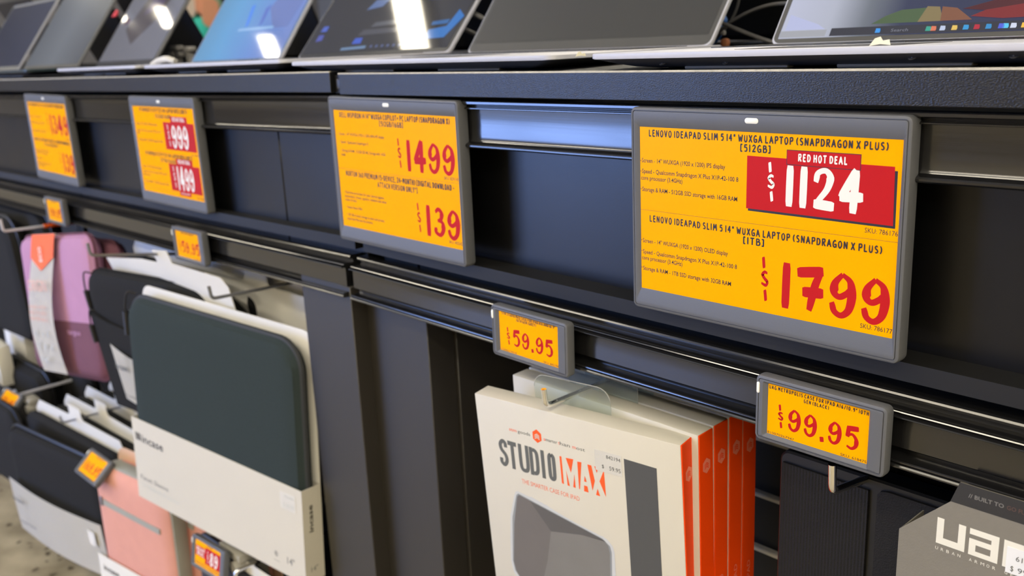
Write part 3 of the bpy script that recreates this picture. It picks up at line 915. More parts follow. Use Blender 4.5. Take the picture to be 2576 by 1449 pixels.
# ================================================================== HOOKS
def hook(label, tip, bend, back, r=.0021, m=None, group='display hooks'):
    bm = new_bm()
    add_tube(bm, bent_path([tip, bend, back], .006), r, 12)
    o = finish(bm, 'display_hook', m or M['chrome'], angle=50)
    return tag_thing(o, label, 'hook', group)

hook('chrome hook over the front white and orange box', (-.0662, -.0315, .6385), (-.0660, -.0300, .6235), (-.0660, .208, .6250), .0023)
hook('chrome hook below the 99.95 price tag, over the black case', (.1658, .0018, .6360), (.1660, .0030, .6160), (.1660, .208, .5810), .0027)
hook('dark wire hook above the slate grey sleeve', (-.6405, -.0400, .628), (-.6400, -.0385, .6120), (-.6400, .338, .6000), .0022, M['steel'])
hook('dark wire hook whose tip stands at the mauve sleeve edge, above the black pocket sleeve', (-.8710, -.0980, .662), (-.8700, -.0970, .6450), (-.8700, .338, .5700), .0022, M['steel'])
hook('wire hook above the mauve sleeve at the left edge', (-1.4060, -.0650, .628), (-1.4050, -.0640, .6060), (-1.4050, .338, .5900), .0024, M['silver'])
hook('pale wire hook running back from the lowest left price tag', (-1.600, -.0500, .2480), (-1.600, -.0480, .2360), (-1.600, .338, .2400), .003, M['silver'])
hook('thin wire hook carrying the white cards behind the big black sleeve', (-1.318, -.0500, .2700), (-1.318, -.0480, .2560), (-1.318, .338, .2500), .002, M['steel'])
hook('thin wire hook behind the pink sleeve', (-.960, -.0500, .2750), (-.960, -.0480, .2620), (-.960, .338, .2500), .002, M['chrome'])
hook('bright hook tip at the bottom right of the red 89 tag', (-.6430, -.0550, .2300), (-.6420, -.0540, .2400), (-.6420, .338, .2360), .0028, M['chrome'])

# clear plastic tag holders on the lowest hooks
def holder(label, x, y, z, sx=.05):
    bm = new_bm()
    add_box(bm, x - sx / 2, x + sx / 2, y, y + .022, z - .008, z + .004, .003)
    add_tube(bm, [(x + sx * .3, y - .004, z - .016), (x + sx * .3, y + .03, z - .016)], .009, 12)
    o = finish(bm, 'tag_holder', M['clip'])
    tag_thing(o, label, 'tag holder', 'clear tag holders')
holder('cloudy clear clip behind the lowest left price tag', -1.556, -.044, .236, .04)
holder('cloudy clear clip behind the tag beside the pink sleeve', -1.085, -.044, .240, .05)
holder('cloudy clear clip behind the red 89 tag', -.690, -.040, .243, .06)

# ================================================================== WHITE AND ORANGE BOXES
ST_W, ST_H, ST_T = .2005, .262, .0185
def stm_box(label, mx, front):
    t = thing('tablet_case_box', label, 'box', mx, 'white and orange tablet case boxes on one hook')
    bm = new_bm()
    add_box(bm, 0, ST_W - .0004, 0, ST_T, -ST_H, 0, .0009, 2)
    body = finish(bm, 'carton', M['box_white'], t)
    bm = new_bm()
    add_box(bm, ST_W - .0008, ST_W + .0004, .0006, ST_T - .0006, -ST_H, -.0004, .0003, 1)
    sp = finish(bm, 'spine', M['orange'], t)
    SM = Matrix.Translation((ST_W + .00055, 0, 0)) @ Matrix.Rotation(R(90), 4, 'Z')
    VM = SM @ Matrix.Rotation(R(-90), 4, 'Y')
    def hexa(bm, cx, cz, r, y, mx2):
        put_poly(bm, [(cx + r * .86 * math.cos(R(a)), cz + r * math.sin(R(a)) * 1.05) for a in (90, 150, 210, 270, 330, 30)], y, mx2)
    letters(sp, 'hexagon_mark', M['salmon'], lambda bm: hexa(bm, ST_T / 2, -.0280, .0062, 0, SM))
    def chev(bm, cx, cz, k, y, mx2):
        for dz in (1.6, -.2, -2.0):
            put_poly(bm, [(cx - 3.0 * k, cz + (dz - 1.2) * k), (cx, cz + (dz + .6) * k), (cx + 3.0 * k, cz + (dz - 1.2) * k), (cx + 3.0 * k, cz + (dz - .2) * k), (cx, cz + (dz + 1.7) * k), (cx - 3.0 * k, cz + (dz - .2) * k)], y, mx2)
    letters(sp, 'hexagon_lines', M['orange'], lambda bm: chev(bm, ST_T / 2, -.0280, .00085, -.0001, SM))
    # upward reading spine line
    def spine_txt(bm):
        Q = SM @ Matrix.Translation((ST_T * .5 + .0022, 0, -.250)) @ Matrix.Rotation(R(-90), 4, 'Y')
        put_text(bm, [('THE SMARTER CASE FOR IPAD', 0, .118, 0, .0042)], -.0001, Q)
    letters(sp, 'spine_lettering', M['salmon'], spine_txt)
    # clear hang tab glued to the back
    bm = new_bm()
    tx0, tx1 = .052, .128
    def tabo(i):
        pts = [(tx0 + i, -.03), (tx1 - i, -.03), (tx1 - i, .012 - i)]
        for k in range(6):
            a = R(90 * k / 5)
            pts.append((tx1 - .012 + (.012 - i) * math.cos(a), .010 + (.012 - i) * math.sin(a)))
        for k in range(6):
            a = R(90 + 90 * k / 5)
            pts.append((tx0 + .012 + (.012 - i) * math.cos(a), .010 + (.012 - i) * math.sin(a)))
        pts.append((tx0 + i, .012 - i))
        return pts
    add_plate(bm, tabo(0), ST_T + .0002, ST_T + .0006)
    tab = finish(bm, 'hang_tab', M['clear'], t)
    bm = new_bm()
    path = [(p[0], ST_T + .0003, p[1]) for p in tabo(0)[1:]]
    add_tube(bm, path, .00032, 5)
    finish(bm, 'tab_edge', M['clear_edge'], tab)
    if not front:
        return t
    # front print
    F = -.00012
    def small(bm, items, m2=None):
        put_text(bm, items, F)
    letters(body, 'maker_line_orange', M['salmon'], lambda bm: small(bm, [('stm', .0353, .0435, -.0272, .0030, .012), ('s', .0718, .0738, -.0276, .0030, .012), ('t', .0868, .0882, -.0276, .0032, .012), ('m', .1009, .1044, -.0276, .0030, .012)]))
    letters(body, 'maker_line_grey', M['grey_print'], lambda bm: small(bm, [('goods', .0447, .0580, -.0272, .0030), ('marter', .0740, .0858, -.0276, .0030), ('han', .0884, .0984, -.0276, .0032), ('ost', .1048, .1132, -.0276, .0030)]))
    letters(body, 'front_hexagon', M['orange_print'], lambda bm: hexa(bm, .0652, -.0254, .0060, F, None))
    letters(body, 'hexagon_lines', M['box_white'], lambda bm: chev(bm, .0652, -.0258, .00085, F - .0001, None))
    def studio(bm):
        pen = .0024
        zt, zb = -.0375, -.0640
        def bar(x, z0=zb, z1=zt, w=.0036):
            x += .0003
            put_poly(bm, [(x, z0), (x + w, z0), (x + w, z1), (x, z1)], F)
        xs = [.0215, .0318, .0424, .0537, .0650, .0716]
        def curve(pts):
            P = smooth_path([(a, 0, b) for a, b in pts], 6)
            hw = .0018
            L, Q = [], []
            for i, p in enumerate(P):
                d = P[min(i + 1, len(P) - 1)] - P[max(i - 1, 0)]
                d.normalize()
                n = Vector((-d.z, 0, d.x))
                L.append(bm.verts.new(p + n * hw + Vector((0, F, 0))))
                Q.append(bm.verts.new(p - n * hw + Vector((0, F, 0))))
            for i in range(len(P) - 1):
                bm.faces.new((Q[i], Q[i + 1], L[i + 1], L[i]))
        a, b, h = .0236, .0293, zt - zb
        curve([(b, zt - .0075), (b - .0004, zt - .0035), ((a + b) / 2, zt - .0018), (a, zt - .0050), (a + .0006, zt - .0100), (b - .0008, zb + .0115), (b, zb + .0060), ((a + b) / 2, zb + .0018), (a - .0001, zb + .0040), (a - .0002, zb + .0080)])
        put_poly(bm, [(.0318, zt - .0042), (.0412, zt - .0042), (.0412, zt), (.0318, zt)], F)
        bar(.0344, z1=zt - .0042)
        curve([(.0450, zt), (.0450, zb + .0080), (.0462, zb + .0028), (.0488, zb + .0018), (.0514, zb + .0030), (.0524, zb + .0080), (.0524, zt)])
        bar(.0546)
        curve([(.0585, zt - .0020), (.0615, zt - .0030), (.0629, zt - .0070), (.0629, zb + .0070), (.0615, zb + .0030), (.0585, zb + .0020)])
        bar(.0668)
        curve([(.0780, zt - .0018), (.0763, zt - .0032), (.0757, zt - .0070), (.0757, zb + .0070), (.0763, zb + .0030), (.0780, zb + .0018), (.0797, zb + .0030), (.0803, zb + .0070), (.0803, zt - .0070), (.0797, zt - .0032), (.0780, zt - .0018)])
    letters(body, 'studio_lettering', M['grey_print'], studio)
    MAXP = [[(86.9, -38.3), (88.9, -38.0), (89.1, -63.8), (87.1, -63.3)], [(93.2, -38.2), (100.8, -37.5), (97.4, -51.0)], [(92.5, -49.3), (95.1, -64.0), (92.8, -63.8)], [(100.7, -51.1), (100.9, -64.1), (98.5, -63.7)],
            [(104.6, -38.6), (108.7, -38.2), (105.2, -63.9), (104.3, -63.9)], [(111.0, -49.8), (112.5, -55.3), (110.0, -55.3)], [(109.7, -59.0), (113.0, -59.1), (113.6, -64.6), (109.2, -64.5)],
            [(114.5, -38.5), (118.3, -38.5), (120.7, -51.8), (117.7, -61.8)], [(121.2, -38.4), (125.0, -38.2), (123.2, -43.9)], [(122.8, -58.3), (124.8, -64.7), (120.9, -64.5)], [(130.2, -39.5), (130.5, -63.8), (125.2, -51.0)]]
    letters(body, 'max_lettering', M['orange_print'], lambda bm: [put_poly(bm, list(reversed(mm(p))), F) for p in MAXP])
    letters(body, 'tagline', M['salmon'], lambda bm: put_text(bm, [('THE SMARTER CASE FOR IPAD', .0437, .1040, -.0755, .0042)], F))
    bm = new_bm()
    add_plate(bm, mm([(122.5, -41), (147.6, -41), (147.6, -22.6), (122.5, -22.6)]), F - .00015, F)
    stk = finish(bm, 'price_sticker', mat('sticker_clearish', (206, 204, 196), 0.45), body, smooth=False)
    letters(stk, 'sticker_print', M['grey_print'], lambda bm: put_text(bm, [('842194', .1334, .1466, -.0282, .0031), ('$', .1288, .1308, -.0376, .0031), ('59.95', .1358, .1463, -.0380, .0036)], F - .0003))
    letters(body, 'charcoal_strip', M['strip'], lambda bm: put_poly(bm, mm([(149.8, -240), (178.7, -240), (178.9, -24.8), (149.8, -24.1)]), F))
    # printed picture of a clear tablet case
    rim = [(37.9, -85.2), (41, -85.6), (50, -87.2), (52, -86.6), (70, -90.3), (76, -92.6), (86, -95), (92, -96.6), (122, -102.2), (124, -102.0), (129, -104), (133.6, -108.6), (135.0, -114), (134.6, -140), (132.0, -170), (128, -202), (118, -214), (90, -208), (50, -196), (32, -186), (23.0, -172), (21.4, -160), (23.2, -140), (26.6, -112), (33.6, -90), (35.4, -86.4)]
    letters(body, 'picture_rim', M['clear_rim'], lambda bm: put_poly(bm, list(reversed(mm(rim))), F))
    rim2 = [(38.2, -87.4), (52, -90.2), (124, -104.4), (131.0, -109.4), (132.2, -115), (129.6, -160), (126, -198), (116, -209), (60, -196), (34, -181), (25.2, -170), (23.6, -160), (28.6, -114), (35.8, -89.6)]
    letters(body, 'picture_rim_shade', M['clear_rim_dark'], lambda bm: put_poly(bm, list(reversed(mm(rim2))), F - .00005))
    fa = [(38.9, -88.6), (50.4, -90.9), (70.7, -114.8), (64, -146), (58.3, -164.3), (50, -190), (34, -180), (26.4, -170), (24.8, -160.3), (30.0, -120), (36.6, -91)]
    fb = [(50.4, -90.9), (122, -104.6), (127, -106.4), (103.6, -107.6), (70.7, -114.8)]
    fc = [(70.7, -114.8), (103.6, -107.6), (124.5, -105.5), (129.2, -109.5), (130.4, -116), (128, -160), (124.5, -196), (115, -206.5), (60, -193.5), (50, -190), (58.3, -164.3), (64, -146)]
    for nm, p in (('facet_a', fa), ('facet_b', fb), ('facet_c', fc)):
        letters(body, 'picture_screen', M[nm], lambda bm, p=p: put_poly(bm, list(reversed(mm(p))), F - .0001))
    return t

B0 = pose((-.1485, -.0353, .6148), 8.5, 4.1, -.4)
stm_box('front white and orange box on the chrome hook, printed with a grey tablet', B0, True)
names = ['second white and orange box from the front, standing askew behind the printed one', 'third white and orange box from the front, orange spine in the middle of the five',
         'fourth white and orange box from the front, last but one on the hook', 'rearmost white and orange box on the hook, half under the price channel']
specs = [(-.1465, .0080, .6200, .5, 2.0), (-.1468, .0284, .6212, 0.3, 1.4), (-.1470, .0490, .6215, 0.2, 1.0), (-.1476, .0690, .6165, .2, .8)]
for nm, (x, y, z, yw, tl) in zip(names, specs):
    stm_box(nm, pose((x, y, z), yw, tl, 0), False)

# ================================================================== GREY CARTON WITH BLACK FOLIO
def folio(label, x0, y, zt, w=.222, h=.30):
    """woven folio case, cover in two panels with a groove between"""
    t = thing('tablet_folio', label, 'tablet case', Matrix.Translation((x0, y, zt)), 'black tablet folios')
    bm = new_bm()
    def rr(i, q):
        return xz(rrect(i, w - i, -h + i, -i, .008 - i, 5), q)
    add_loops(bm, [rr(0, .020), rr(0, .0045), rr(.0015, .003), rr(.003, .003)])
    finish(bm, 'folio_rim', M['folio_rim'], t)
    bm = new_bm()
    n = 170
    xa, xb, top, bot = .0032, .0700, -.0090, -h + .003
    xs = [xa + (xb - xa) * k / n for k in range(n + 1)]
    g = [[bm.verts.new((x, .0008 + .0002 * math.sin((x - xa) * 2 * math.pi / .0025), z)) for z in (bot, top)] for x in xs]
    for a, b in zip(g, g[1:]):
        bm.faces.new((a[0], b[0], b[1], a[1]))
    add_box(bm, xs[0], xs[-1], .0012, .003, bot, top, .0003, 1)
    finish(bm, 'cover_panel', M['folio'], t)
    bm = new_bm()
    add_plate(bm, [(.0765, bot), (w - .004, bot), (w - .004, -.0055), (.0835, -.0055), (.0785, -.0068), (.0765, -.0095)], .0008, .003)
    finish(bm, 'cover_panel', M['folio'], t)
    return t

def case_carton(label):
    t = thing('tablet_case_carton', label, 'carton', Matrix.Translation((0, 0, 0)))
    bm = new_bm()
    add_loops(bm, [xz(rrect(.2185, .4195, .365, .600, .006, 5), .020), xz(rrect(.2185, .4195, .365, .600, .006, 5), -.004), xz(rrect(.2205, .4175, .367, .598, .004, 5), -.0066)])
    finish(bm, 'inner_folio', M['folio_rim'], t)
    # grey carton wrapped round its lower right
    bm = new_bm()
    out = [(.2166, .36), (.420, .36), (.420, .6555), (.2500, .6555), (.2455, .6418), (.2166, .6132)]
    add_plate(bm, out, -.0080, -.0072)
    add_box(bm, .2166, .2174, -.0072, .024, .36, .6130)
    car = finish(bm, 'carton_wrap', M['kraft_grey'], t, smooth=False)
    letters(car, 'black_top_band', M['carton_black'], lambda bm: put_poly(bm, [(.2454, .6420), (.420, .6420), (.420, .6556), (.2499, .6556)], -.00815))
    def uag(bm):
        y = -.00815
        zt, zb = .6295, .6128
        def q(x0_, x1_, z0, z1):
            put_poly(bm, [(x0_, z0), (x1_, z0), (x1_, z1), (x0_, z1)], y)
        q(.2390, .2430, zb, zt); q(.2514, .2555, zb, zt); q(.2430, .2514, zb, .6171)
        q(.2577, .2739, .6258, zt); q(.2698, .2739, zb, .6258); q(.2577, .2698, .6198, .6232); q(.2577, .2698, zb, .6158); q(.2577, .2615, .6158, .6198)
        q(.2765, .2930, .6258, zt); q(.2765, .2805, zb, .6258); q(.2805, .2930, zb, .6170); q(.2890, .2930, .6170, .6220)
        put_text(bm, [(c, .2390 + .00326 * k, .2390 + .00326 * k + (.0016 if c != 'M' else .0020), .6086, .0019) for k, c in enumerate('URBAN ARMOR GEAR') if c != ' '], y)
    letters(car, 'carton_lettering', M['carton_print'], uag)
    letters(car, 'band_lettering', mat('band_print_grey', (120, 118, 114), .6), lambda bm: put_text(bm, [('// BUILT TO', .2552, .2745, .6480, .0024, .02)], -.0083))
    letters(car, 'band_lettering', mat('band_print_brown', (84, 62, 56), .6), lambda bm: put_text(bm, [('GO FURTHER', .2760, .2960, .6480, .0024, .02)], -.0083))
    bm = new_bm()
    add_plate(bm, [(.2785, .6102), (.305, .6102), (.305, .6262), (.2785, .6262)], -.0086, -.0082)
    stk = finish(bm, 'price_sticker', M['sticker'], car, smooth=False)
    letters(stk, 'sticker_print', M['grey_print'], lambda bm: put_text(bm, [('$', .2812, .2828, .6120, .0032), ('99.95', .2850, .297, .6120, .0032), ('618475', .2835, .297, .6190, .0030)], -.0088))
    return t
case_carton('grey tablet case carton with big cream letters and a black top band, bottom right')
folio('black tablet folio with fine upright ribs, behind the chrome hook below 99.95', .0995, .045, .6105)
folio('second black tablet folio, standing just behind the ribbed front one', .1030, .080, .6150)

# ================================================================== LAPTOP SLEEVES
def sleeve_body(bm, w, h, T, r, puff=.35, seam=.0015):
    """padded pouch, front at y=0, back at y=T; x 0..w, z -h..0"""
    def ring(i, y):
        return xz(rrect(i, w - i, -h + i, -i, max(r - i * .8, .003), 8), y)
    k = T * puff
    L = [ring(T * .55, T), ring(T * .22, T - k * .25), ring(T * .04, T - k), ring(0, T * .62)]
    L += [ring(seam, T * .56), ring(seam, T * .44), ring(0, T * .38), ring(T * .04, k), ring(T * .22, k * .25), ring(T * .55, 0), ring(T * 1.1, -.0006)]
    add_loops(bm, L)

def hang_card(w, h, tab_w=.05, tab_h=.022, cut=.02, tabx=None):
    tx = w / 2 if tabx is None else tabx
    return [(0, -h), (w, -h), (w, -cut * 1.6), (w - cut, -.002), (tx + tab_w / 2 + .006, 0), (tx + tab_w / 2, .004), (tx + tab_w / 2, tab_h), (tx - tab_w / 2, tab_h), (tx - tab_w / 2, .004), (tx - tab_w / 2 - .006, 0), (cut, -.002), (0, -cut)]

def zip_pull(parent, m, top, length, mx=None):
    bm = new_bm()
    x, y, z = top
    add_tube(bm, smooth_path([(x + .012, y + .010, z + .004), (x + .003, y + .003, z + .006), (x, y, z - length * .25), (x + .001, y, z - length * .45)], 5), .0013, 7)
    add_tube(bm, [(x + .001, y, z - length * .38), (x + .001, y, z - length)], [.0046, .0042], 10)
    return finish(bm, 'zip_pull', m, parent)

def carton(bm, w, h, T, t=.0009):
    """open-topped card wrap: front, sides, back and floor"""
    add_box(bm, 0, w, 0, t, -h, 0)
    add_box(bm, 0, t, t, T, -h, 0)
    add_box(bm, w - t, w, t, T, -h, 0)
    add_box(bm, t, w - t, T - t, T, -h, 0)
    add_box(bm, t, w - t, t, T - t, -h, -h + t)

# ---- front slate grey sleeve in its cream card wrap
IW, IH, IT = .3614, .1181, .028
imx = pose((-.8813, -.0739, .4005), 8.0, -2.7, 1.3) @ Matrix.Scale(1.06, 4)
t = thing('laptop_sleeve', 'large slate grey laptop sleeve in a cream card wrap, beside the post', 'laptop sleeve', imx, None)
bm = new_bm()
sleeve_body(bm, .352, .262, .024, .036)
sl = finish(bm, 'sleeve', M['sleeve_green'], t, Matrix.Translation((.0045, .0022, .1710)))
bm = new_bm()
path = [(p[0], .0120, p[1]) for p in rrect(0, .352, -.262, 0, .036, 8)]
add_tube(bm, path + [path[0]], .0036, 8, False)
finish(bm, 'piping', M['piping'], sl)
zip_pull(sl, M['pull'], (-.0035, .004, -.004), .052)
bm = new_bm()
add_plate(bm, rrect(.010, .3600, -.10, .1815, .016, 6), .0276, .0290)
finish(bm, 'backing_card', M['white_card'], t)
bm = new_bm()
carton(bm, IW, IH, IT)
wrap = finish(bm, 'card_wrap', M['box_white'], t, smooth=False)
F = -.00015
letters(wrap, 'maker_lettering', M['ink'], lambda bm: put_text(bm, [('incase', .0230, .0745, -.0318, .0112, .012)], F))
def incase_mark(bm):
    for k in range(4):
        x = .0078 + k * .0034
        put_poly(bm, [(x, -.0312), (x + .0024, -.0312), (x + .0014, -.0205), (x - .0010, -.0205)], F)
letters(wrap, 'maker_mark', M['ink'], incase_mark)
letters(wrap, 'product_lettering', M['grey_print'], lambda bm: put_text(bm, [('Facet Sleeve', .0108, .0782, -.0885, .0066), ('14"', .3285, .3420, -.1020, .0088)], F))
letters(wrap, 'pale_lettering', M['pale_print'], lambda bm: put_text(bm, [('for MacBook & Laptops', .0118, .1030, -.0995, .0062)], F))
letters(wrap, 'size_icon', M['grey_print'], lambda bm: (put_text(bm, [('\u00ae', .3045, .3110, -.1000, .0070)], F), line(bm, .302, .314, -.1052, .0002, F)))
bm = new_bm()
add_plate(bm, mm([(322, -31), (350, -31), (350, -10), (322, -10)]), -.0004, -.0001)
stk = finish(bm, 'price_sticker', mat('sticker_pale', (211, 209, 202), .5), wrap, smooth=False)
letters(stk, 'sticker_print', M['pale_print'], lambda bm: put_text(bm, [('842201', .330, .3480, -.0160, .0034), ('$ 59.95', .3270, .3480, -.0280, .0050)], -.0006))
SMX = Matrix.Translation((IW + .0002, 0, 0)) @ Matrix.Rotation(R(90), 4, 'Z')
letters(wrap, 'side_lettering', M['ink'], lambda bm: put_text(bm, [('incase', 0, .034, 0, .0062, .02)], 0, SMX @ Matrix.Translation((.0145, 0, -.055)) @ Matrix.Rotation(R(-90), 4, 'Y')))
letters(wrap, 'side_size', M['grey_print'], lambda bm: put_text(bm, [('14"', .0085, .0185, -.1050, .0060)], 0, SMX))

# ---- stacked sleeves on the same hook behind it
def card_sleeve(label, mx, w, h, T, m, card_h=.10, card_cut=.018, wrap_h=0.0, group='boxed sleeves hanging behind the front ones', tabx=None, rim=.03):
    t = thing('laptop_sleeve', label, 'laptop sleeve', mx, group)
    bm = new_bm()
    sleeve_body(bm, w, h, T, rim)
    finish(bm, 'sleeve', m, t)
    bm = new_bm()
    o = [(x + .004, z + card_h) for x, z in hang_card(w - .008, card_h + .06, cut=card_cut, tabx=tabx)]
    add_plate(bm, o, T + .0004, T + .0016)
    finish(bm, 'backing_card', M['white_card'], t)
    if wrap_h:
        bm = new_bm()
        add_box(bm, -.001, w + .001, -.0022, -.0012, -h - .001, -h + wrap_h)
        add_box(bm, w, w + .001, -.0012, T, -h - .001, -h + wrap_h)
        add_box(bm, -.001, w + .001, -.0012, T, -h - .002, -h - .001)
        finish(bm, 'card_wrap', M['box_white'], t, smooth=False)
    return t
tb_ = card_sleeve('black laptop sleeve first behind the slate one, bent card top beside the hook tip', pose((-.872, .012, .560), 8, 1, 1.5), .345, .235, .018, M['sleeve_black'], .045, .05)
bm = new_bm()
add_tube(bm, smooth_path([(.010, .004, -.02), (.024, .002, .012), (.050, .001, .029), (.085, .001, .031), (.125, .002, .020), (.165, .004, -.004)], 6), .0075, 9)
finish(bm, 'carry_loop', M['sleeve_black'], tb_)
card_sleeve('laptop sleeve second behind the slate one, only its white card showing', pose((-.868, .036, .560), 7, 1, 1.5), .345, .235, .018, M['sleeve_black'], .050, .03)
card_sleeve('laptop sleeve third behind the slate one, white card tops by the post', pose((-.866, .060, .562), 6, 1, 1.2), .345, .235, .018, M['sleeve_black'], .050, .025)
card_sleeve('laptop sleeve fourth behind the slate one, white card tops by the post', pose((-.864, .084, .564), 5, 1, 1.0), .345, .235, .018, M['sleeve_black'], .050, .025)

# ---- black pocket sleeve
bmx = pose((-1.117, -.038, .577), 6.0, 5.4, -2.9) @ Matrix.Scale(1.038, 4)
t = thing('laptop_sleeve', 'black laptop sleeve with a front pocket and hanging zip pulls, between mauve and slate sleeves', 'laptop sleeve', bmx)
t_pocket = t
bm = new_bm()
sleeve_body(bm, .372, .238, .026, .045, .5)
finish(bm, 'sleeve', M['sleeve_black'], t)
bm = new_bm()
L1 = [(.006, -.0), (.366, -.0)]
out = [(.010, -.228), (.362, -.228), (.366, -.075), (.30, -.072), (.22, -.080), (.14, -.088), (.06, -.082), (.006, -.066)]
add_plate(bm, out, -.0065, -.0005)
bmesh.ops.bevel(bm, geom=[e for e in bm.edges if abs(e.verts[0].co.y - e.verts[1].co.y) < 1e-6 and e.verts[0].co.y < -.006], offset=.003, segments=2, affect='EDGES')
finish(bm, 'front_pocket', M['sleeve_black'], t)
zip_pull(t, M['pull'], (-.006, .004, -.016), .058)
zip_pull(t, M['pull'], (.006, -.008, -.072), .046)
bm = new_bm()
prev = None
P = []
for k in range(9):
    f = k / 8
    P.append((.055 + .16 * f, -.0085 - .004 * math.sin(f * math.pi), -.114 - .02 * f - .006 * math.sin(f * 3.1)))
vs0 = [(bm.verts.new(p), bm.verts.new((p[0] + .004, p[1] + .0, -.205 - .015 * k / 8))) for k, p in enumerate(P)]
for a, b in zip(vs0, vs0[1:]):
    bm.faces.new((a[1], b[1], b[0], a[0]))
bmesh.ops.solidify(bm, geom=bm.faces, thickness=.0008)
lb = finish(bm, 'label_card', M['white_card'], t)
letters(lb, 'label_lettering', M['grey_print'], lambda bm: put_text(bm, [('incase', .068, .105, -.150, .0095, .02)], -.0150))
letters(lb, 'product_lettering', M['grey_print'], lambda bm: put_text(bm, [('Compact Sleeve', .075, .150, -.196, .0055)], -.0150))
card_sleeve('laptop sleeve behind the black pocket one, long white hang card on the dark hook', pose((-1.135, .040, .585), 1.5, 2, -1.2), .43, .23, .018, M['sleeve_black'], .036, .03, tabx=.225, rim=.03)
card_sleeve('second laptop sleeve behind the black pocket one, white card corner under the channel', pose((-1.13, .070, .580), .5, 2, -1.0), .41, .23, .018, M['plum'], .045, .03, tabx=.225)

bm = new_bm()
IB = bmx.inverted()
cp = [(-1.084, .567), (-1.070, .48), (-.6700, .48), (-.6645, .6141), (-.680, .6255), (-.826, .6220), (-.832, .6400), (-.885, .6340), (-.880, .6155), (-.945, .6110), (-1.097, .5900)]
add_plate(bm, cp, -.0010, .0002)
for v in bm.verts:
    v.co = IB @ Vector((v.co.x, v.co.y - .2 * (v.co.z - .6), v.co.z))
finish(bm, 'backing_card', M['white_card'], t_pocket)

# ---- mauve and plum sleeve with an orange and white band
pmx = pose((-1.4557, -.032, .5824), 4.6, -4.7, -7.5)
def mauve(label, mx, band):
    t = thing('laptop_sleeve', label, 'laptop sleeve', mx)
    w, h, T = .297, .250, .030
    bm = new_bm()
    sleeve_body(bm, w, h, T, .028, .35)
    top = finish(bm, 'sleeve', M['purple'] if band else M['plum'], t)
    # darker lower half, a slightly proud panel following the pouch
    bm = new_bm()
    def ring(i, y):
        pts = []
        for x, z in rrect(i, w - i, -h + i, -i, max(.028 - i * .8, .003), 8):
            pts.append((x, y, min(z, -.150)))
        return pts
    e = .0011
    add_loops(bm, [ring(T * .55 - e, T + e * .6), ring(T * .04 - e, T - T * .35), ring(-e, T * .62), ring(-e, T * .38), ring(T * .04 - e, T * .35 - e), ring(T * .22, T * .0875 - e), ring(T * .55, -e), ring(T * 1.1, -.0006 - e)])
    finish(bm, 'lower_panel', M['plum'], t)
    bm = new_bm()
    path = [(p[0], T * .42, p[1]) for p in rrect(0, w, -h, 0, .028, 8)]
    add_tube(bm, path + [path[0]], .0030, 6, False)
    finish(bm, 'zip_seam', M['plum'], t)
    if not band:
        return t
    letters(t, 'maker_lettering', M['purple'], lambda bm: put_text(bm, [('targus', .178, .232, -.172, .0085, .02)], -.0028))
    # paper band bowed off the front
    bm = new_bm()
    DX = .020
    rows = [(-.000, .004, .070 + DX, .168 + DX), (.004, -.004, .070 + DX, .168 + DX), (-.010, -.006, .068 + DX, .166 + DX), (-.036, -.008, .062 + DX, .160 + DX)]
    n = 12
    for k in range(1, n + 1):
        f = k / n
        rows.append((-.036 - .205 * f, -.008 - .014 * math.sin(f * 2.6), .062 + DX - .012 * math.sin(f * math.pi) + .002 * f, .160 + DX - .010 * math.sin(f * math.pi) + .008 * f))
    g = [[bm.verts.new((a + (b - a) * q, y, z)) for q in (0, .25, .5, .75, 1)] for z, y, a, b in rows]
    for a, b in zip(g, g[1:]):
        for k in range(4):
            bm.faces.new((b[k], b[k + 1], a[k + 1], a[k]))
    bmesh.ops.solidify(bm, geom=bm.faces, thickness=.0006)
    bd = finish(bm, 'paper_band', M['white_card'], t)
    def orange_arrow(bm):
        A = [bm.verts.new(v) for v in ((.0895, -.0052, .0036), (.1885, -.0052, .0036), (.1862, -.0076, -.010), (.0878, -.0076, -.010), (.1805, -.0100, -.037), (.0818, -.0100, -.037), (.131, -.0140, -.060))]
        for f in ((3, 2, 1, 0), (5, 4, 2, 3), (6, 4, 5)):
            bm.faces.new([A[i] for i in f])
    letters(bd, 'orange_arrow', M['band_orange'], orange_arrow)
    letters(bd, 'arrow_lettering', M['white_ink'], lambda bm: put_text(bm, [('ECO', 0, .026, 0, .012, .02)], 0, Matrix.Translation((.138, -.0122, -.044)) @ Matrix.Rotation(R(-90), 4, 'Y')))
    def faint(bm):
        put_text(bm, [('ORIGIN', .085, .165, -.095, .020, 0)], -.0225)
        put_text(bm, [('MADE WITH', .083, .155, -.126, .0055), ('RECYCLED', .081, .155, -.137, .0070), ('MATERIALS', .081, .157, -.148, .0070)], -.0245)
    letters(bd, 'band_lettering', mat('print_faint_salmon', (238, 186, 168), .6), faint)
    letters(bd, 'band_icons', M['pale_print'], lambda bm: put_text(bm, [('A  + E', .090, .155, -.176, .010), ('T Y o', .093, .165, -.199, .010), ('14"', .105, .145, -.222, .010)], -.0245))
    return t
mauve('mauve and plum laptop sleeve with an orange and white paper band', pmx, True)
mauve('second mauve and plum laptop sleeve, its edge showing behind the banded one', pose((-1.437, .010, .5780), 3.0, -3.0, -5.0), False)
# orange flashes on the hook above the mauve sleeve
bm = new_bm()
add_tube(bm, [(-1.405, .004, .6036), (-1.405, .060, .6012)], .0036, 10)
o = finish(bm, 'hook_sleeve', M['band_orange'])
tag_thing(o, 'orange plastic sleeve round the wire hook above the mauve sleeve', 'hook cover')
bm = new_bm()
add_box(bm, -1.425, -1.385, .066, .074, .575, .655, .002)
o = finish(bm, 'hook_divider', M['post'])
tag_thing(o, 'small dark plastic divider on the hook above the mauve sleeve', 'divider')

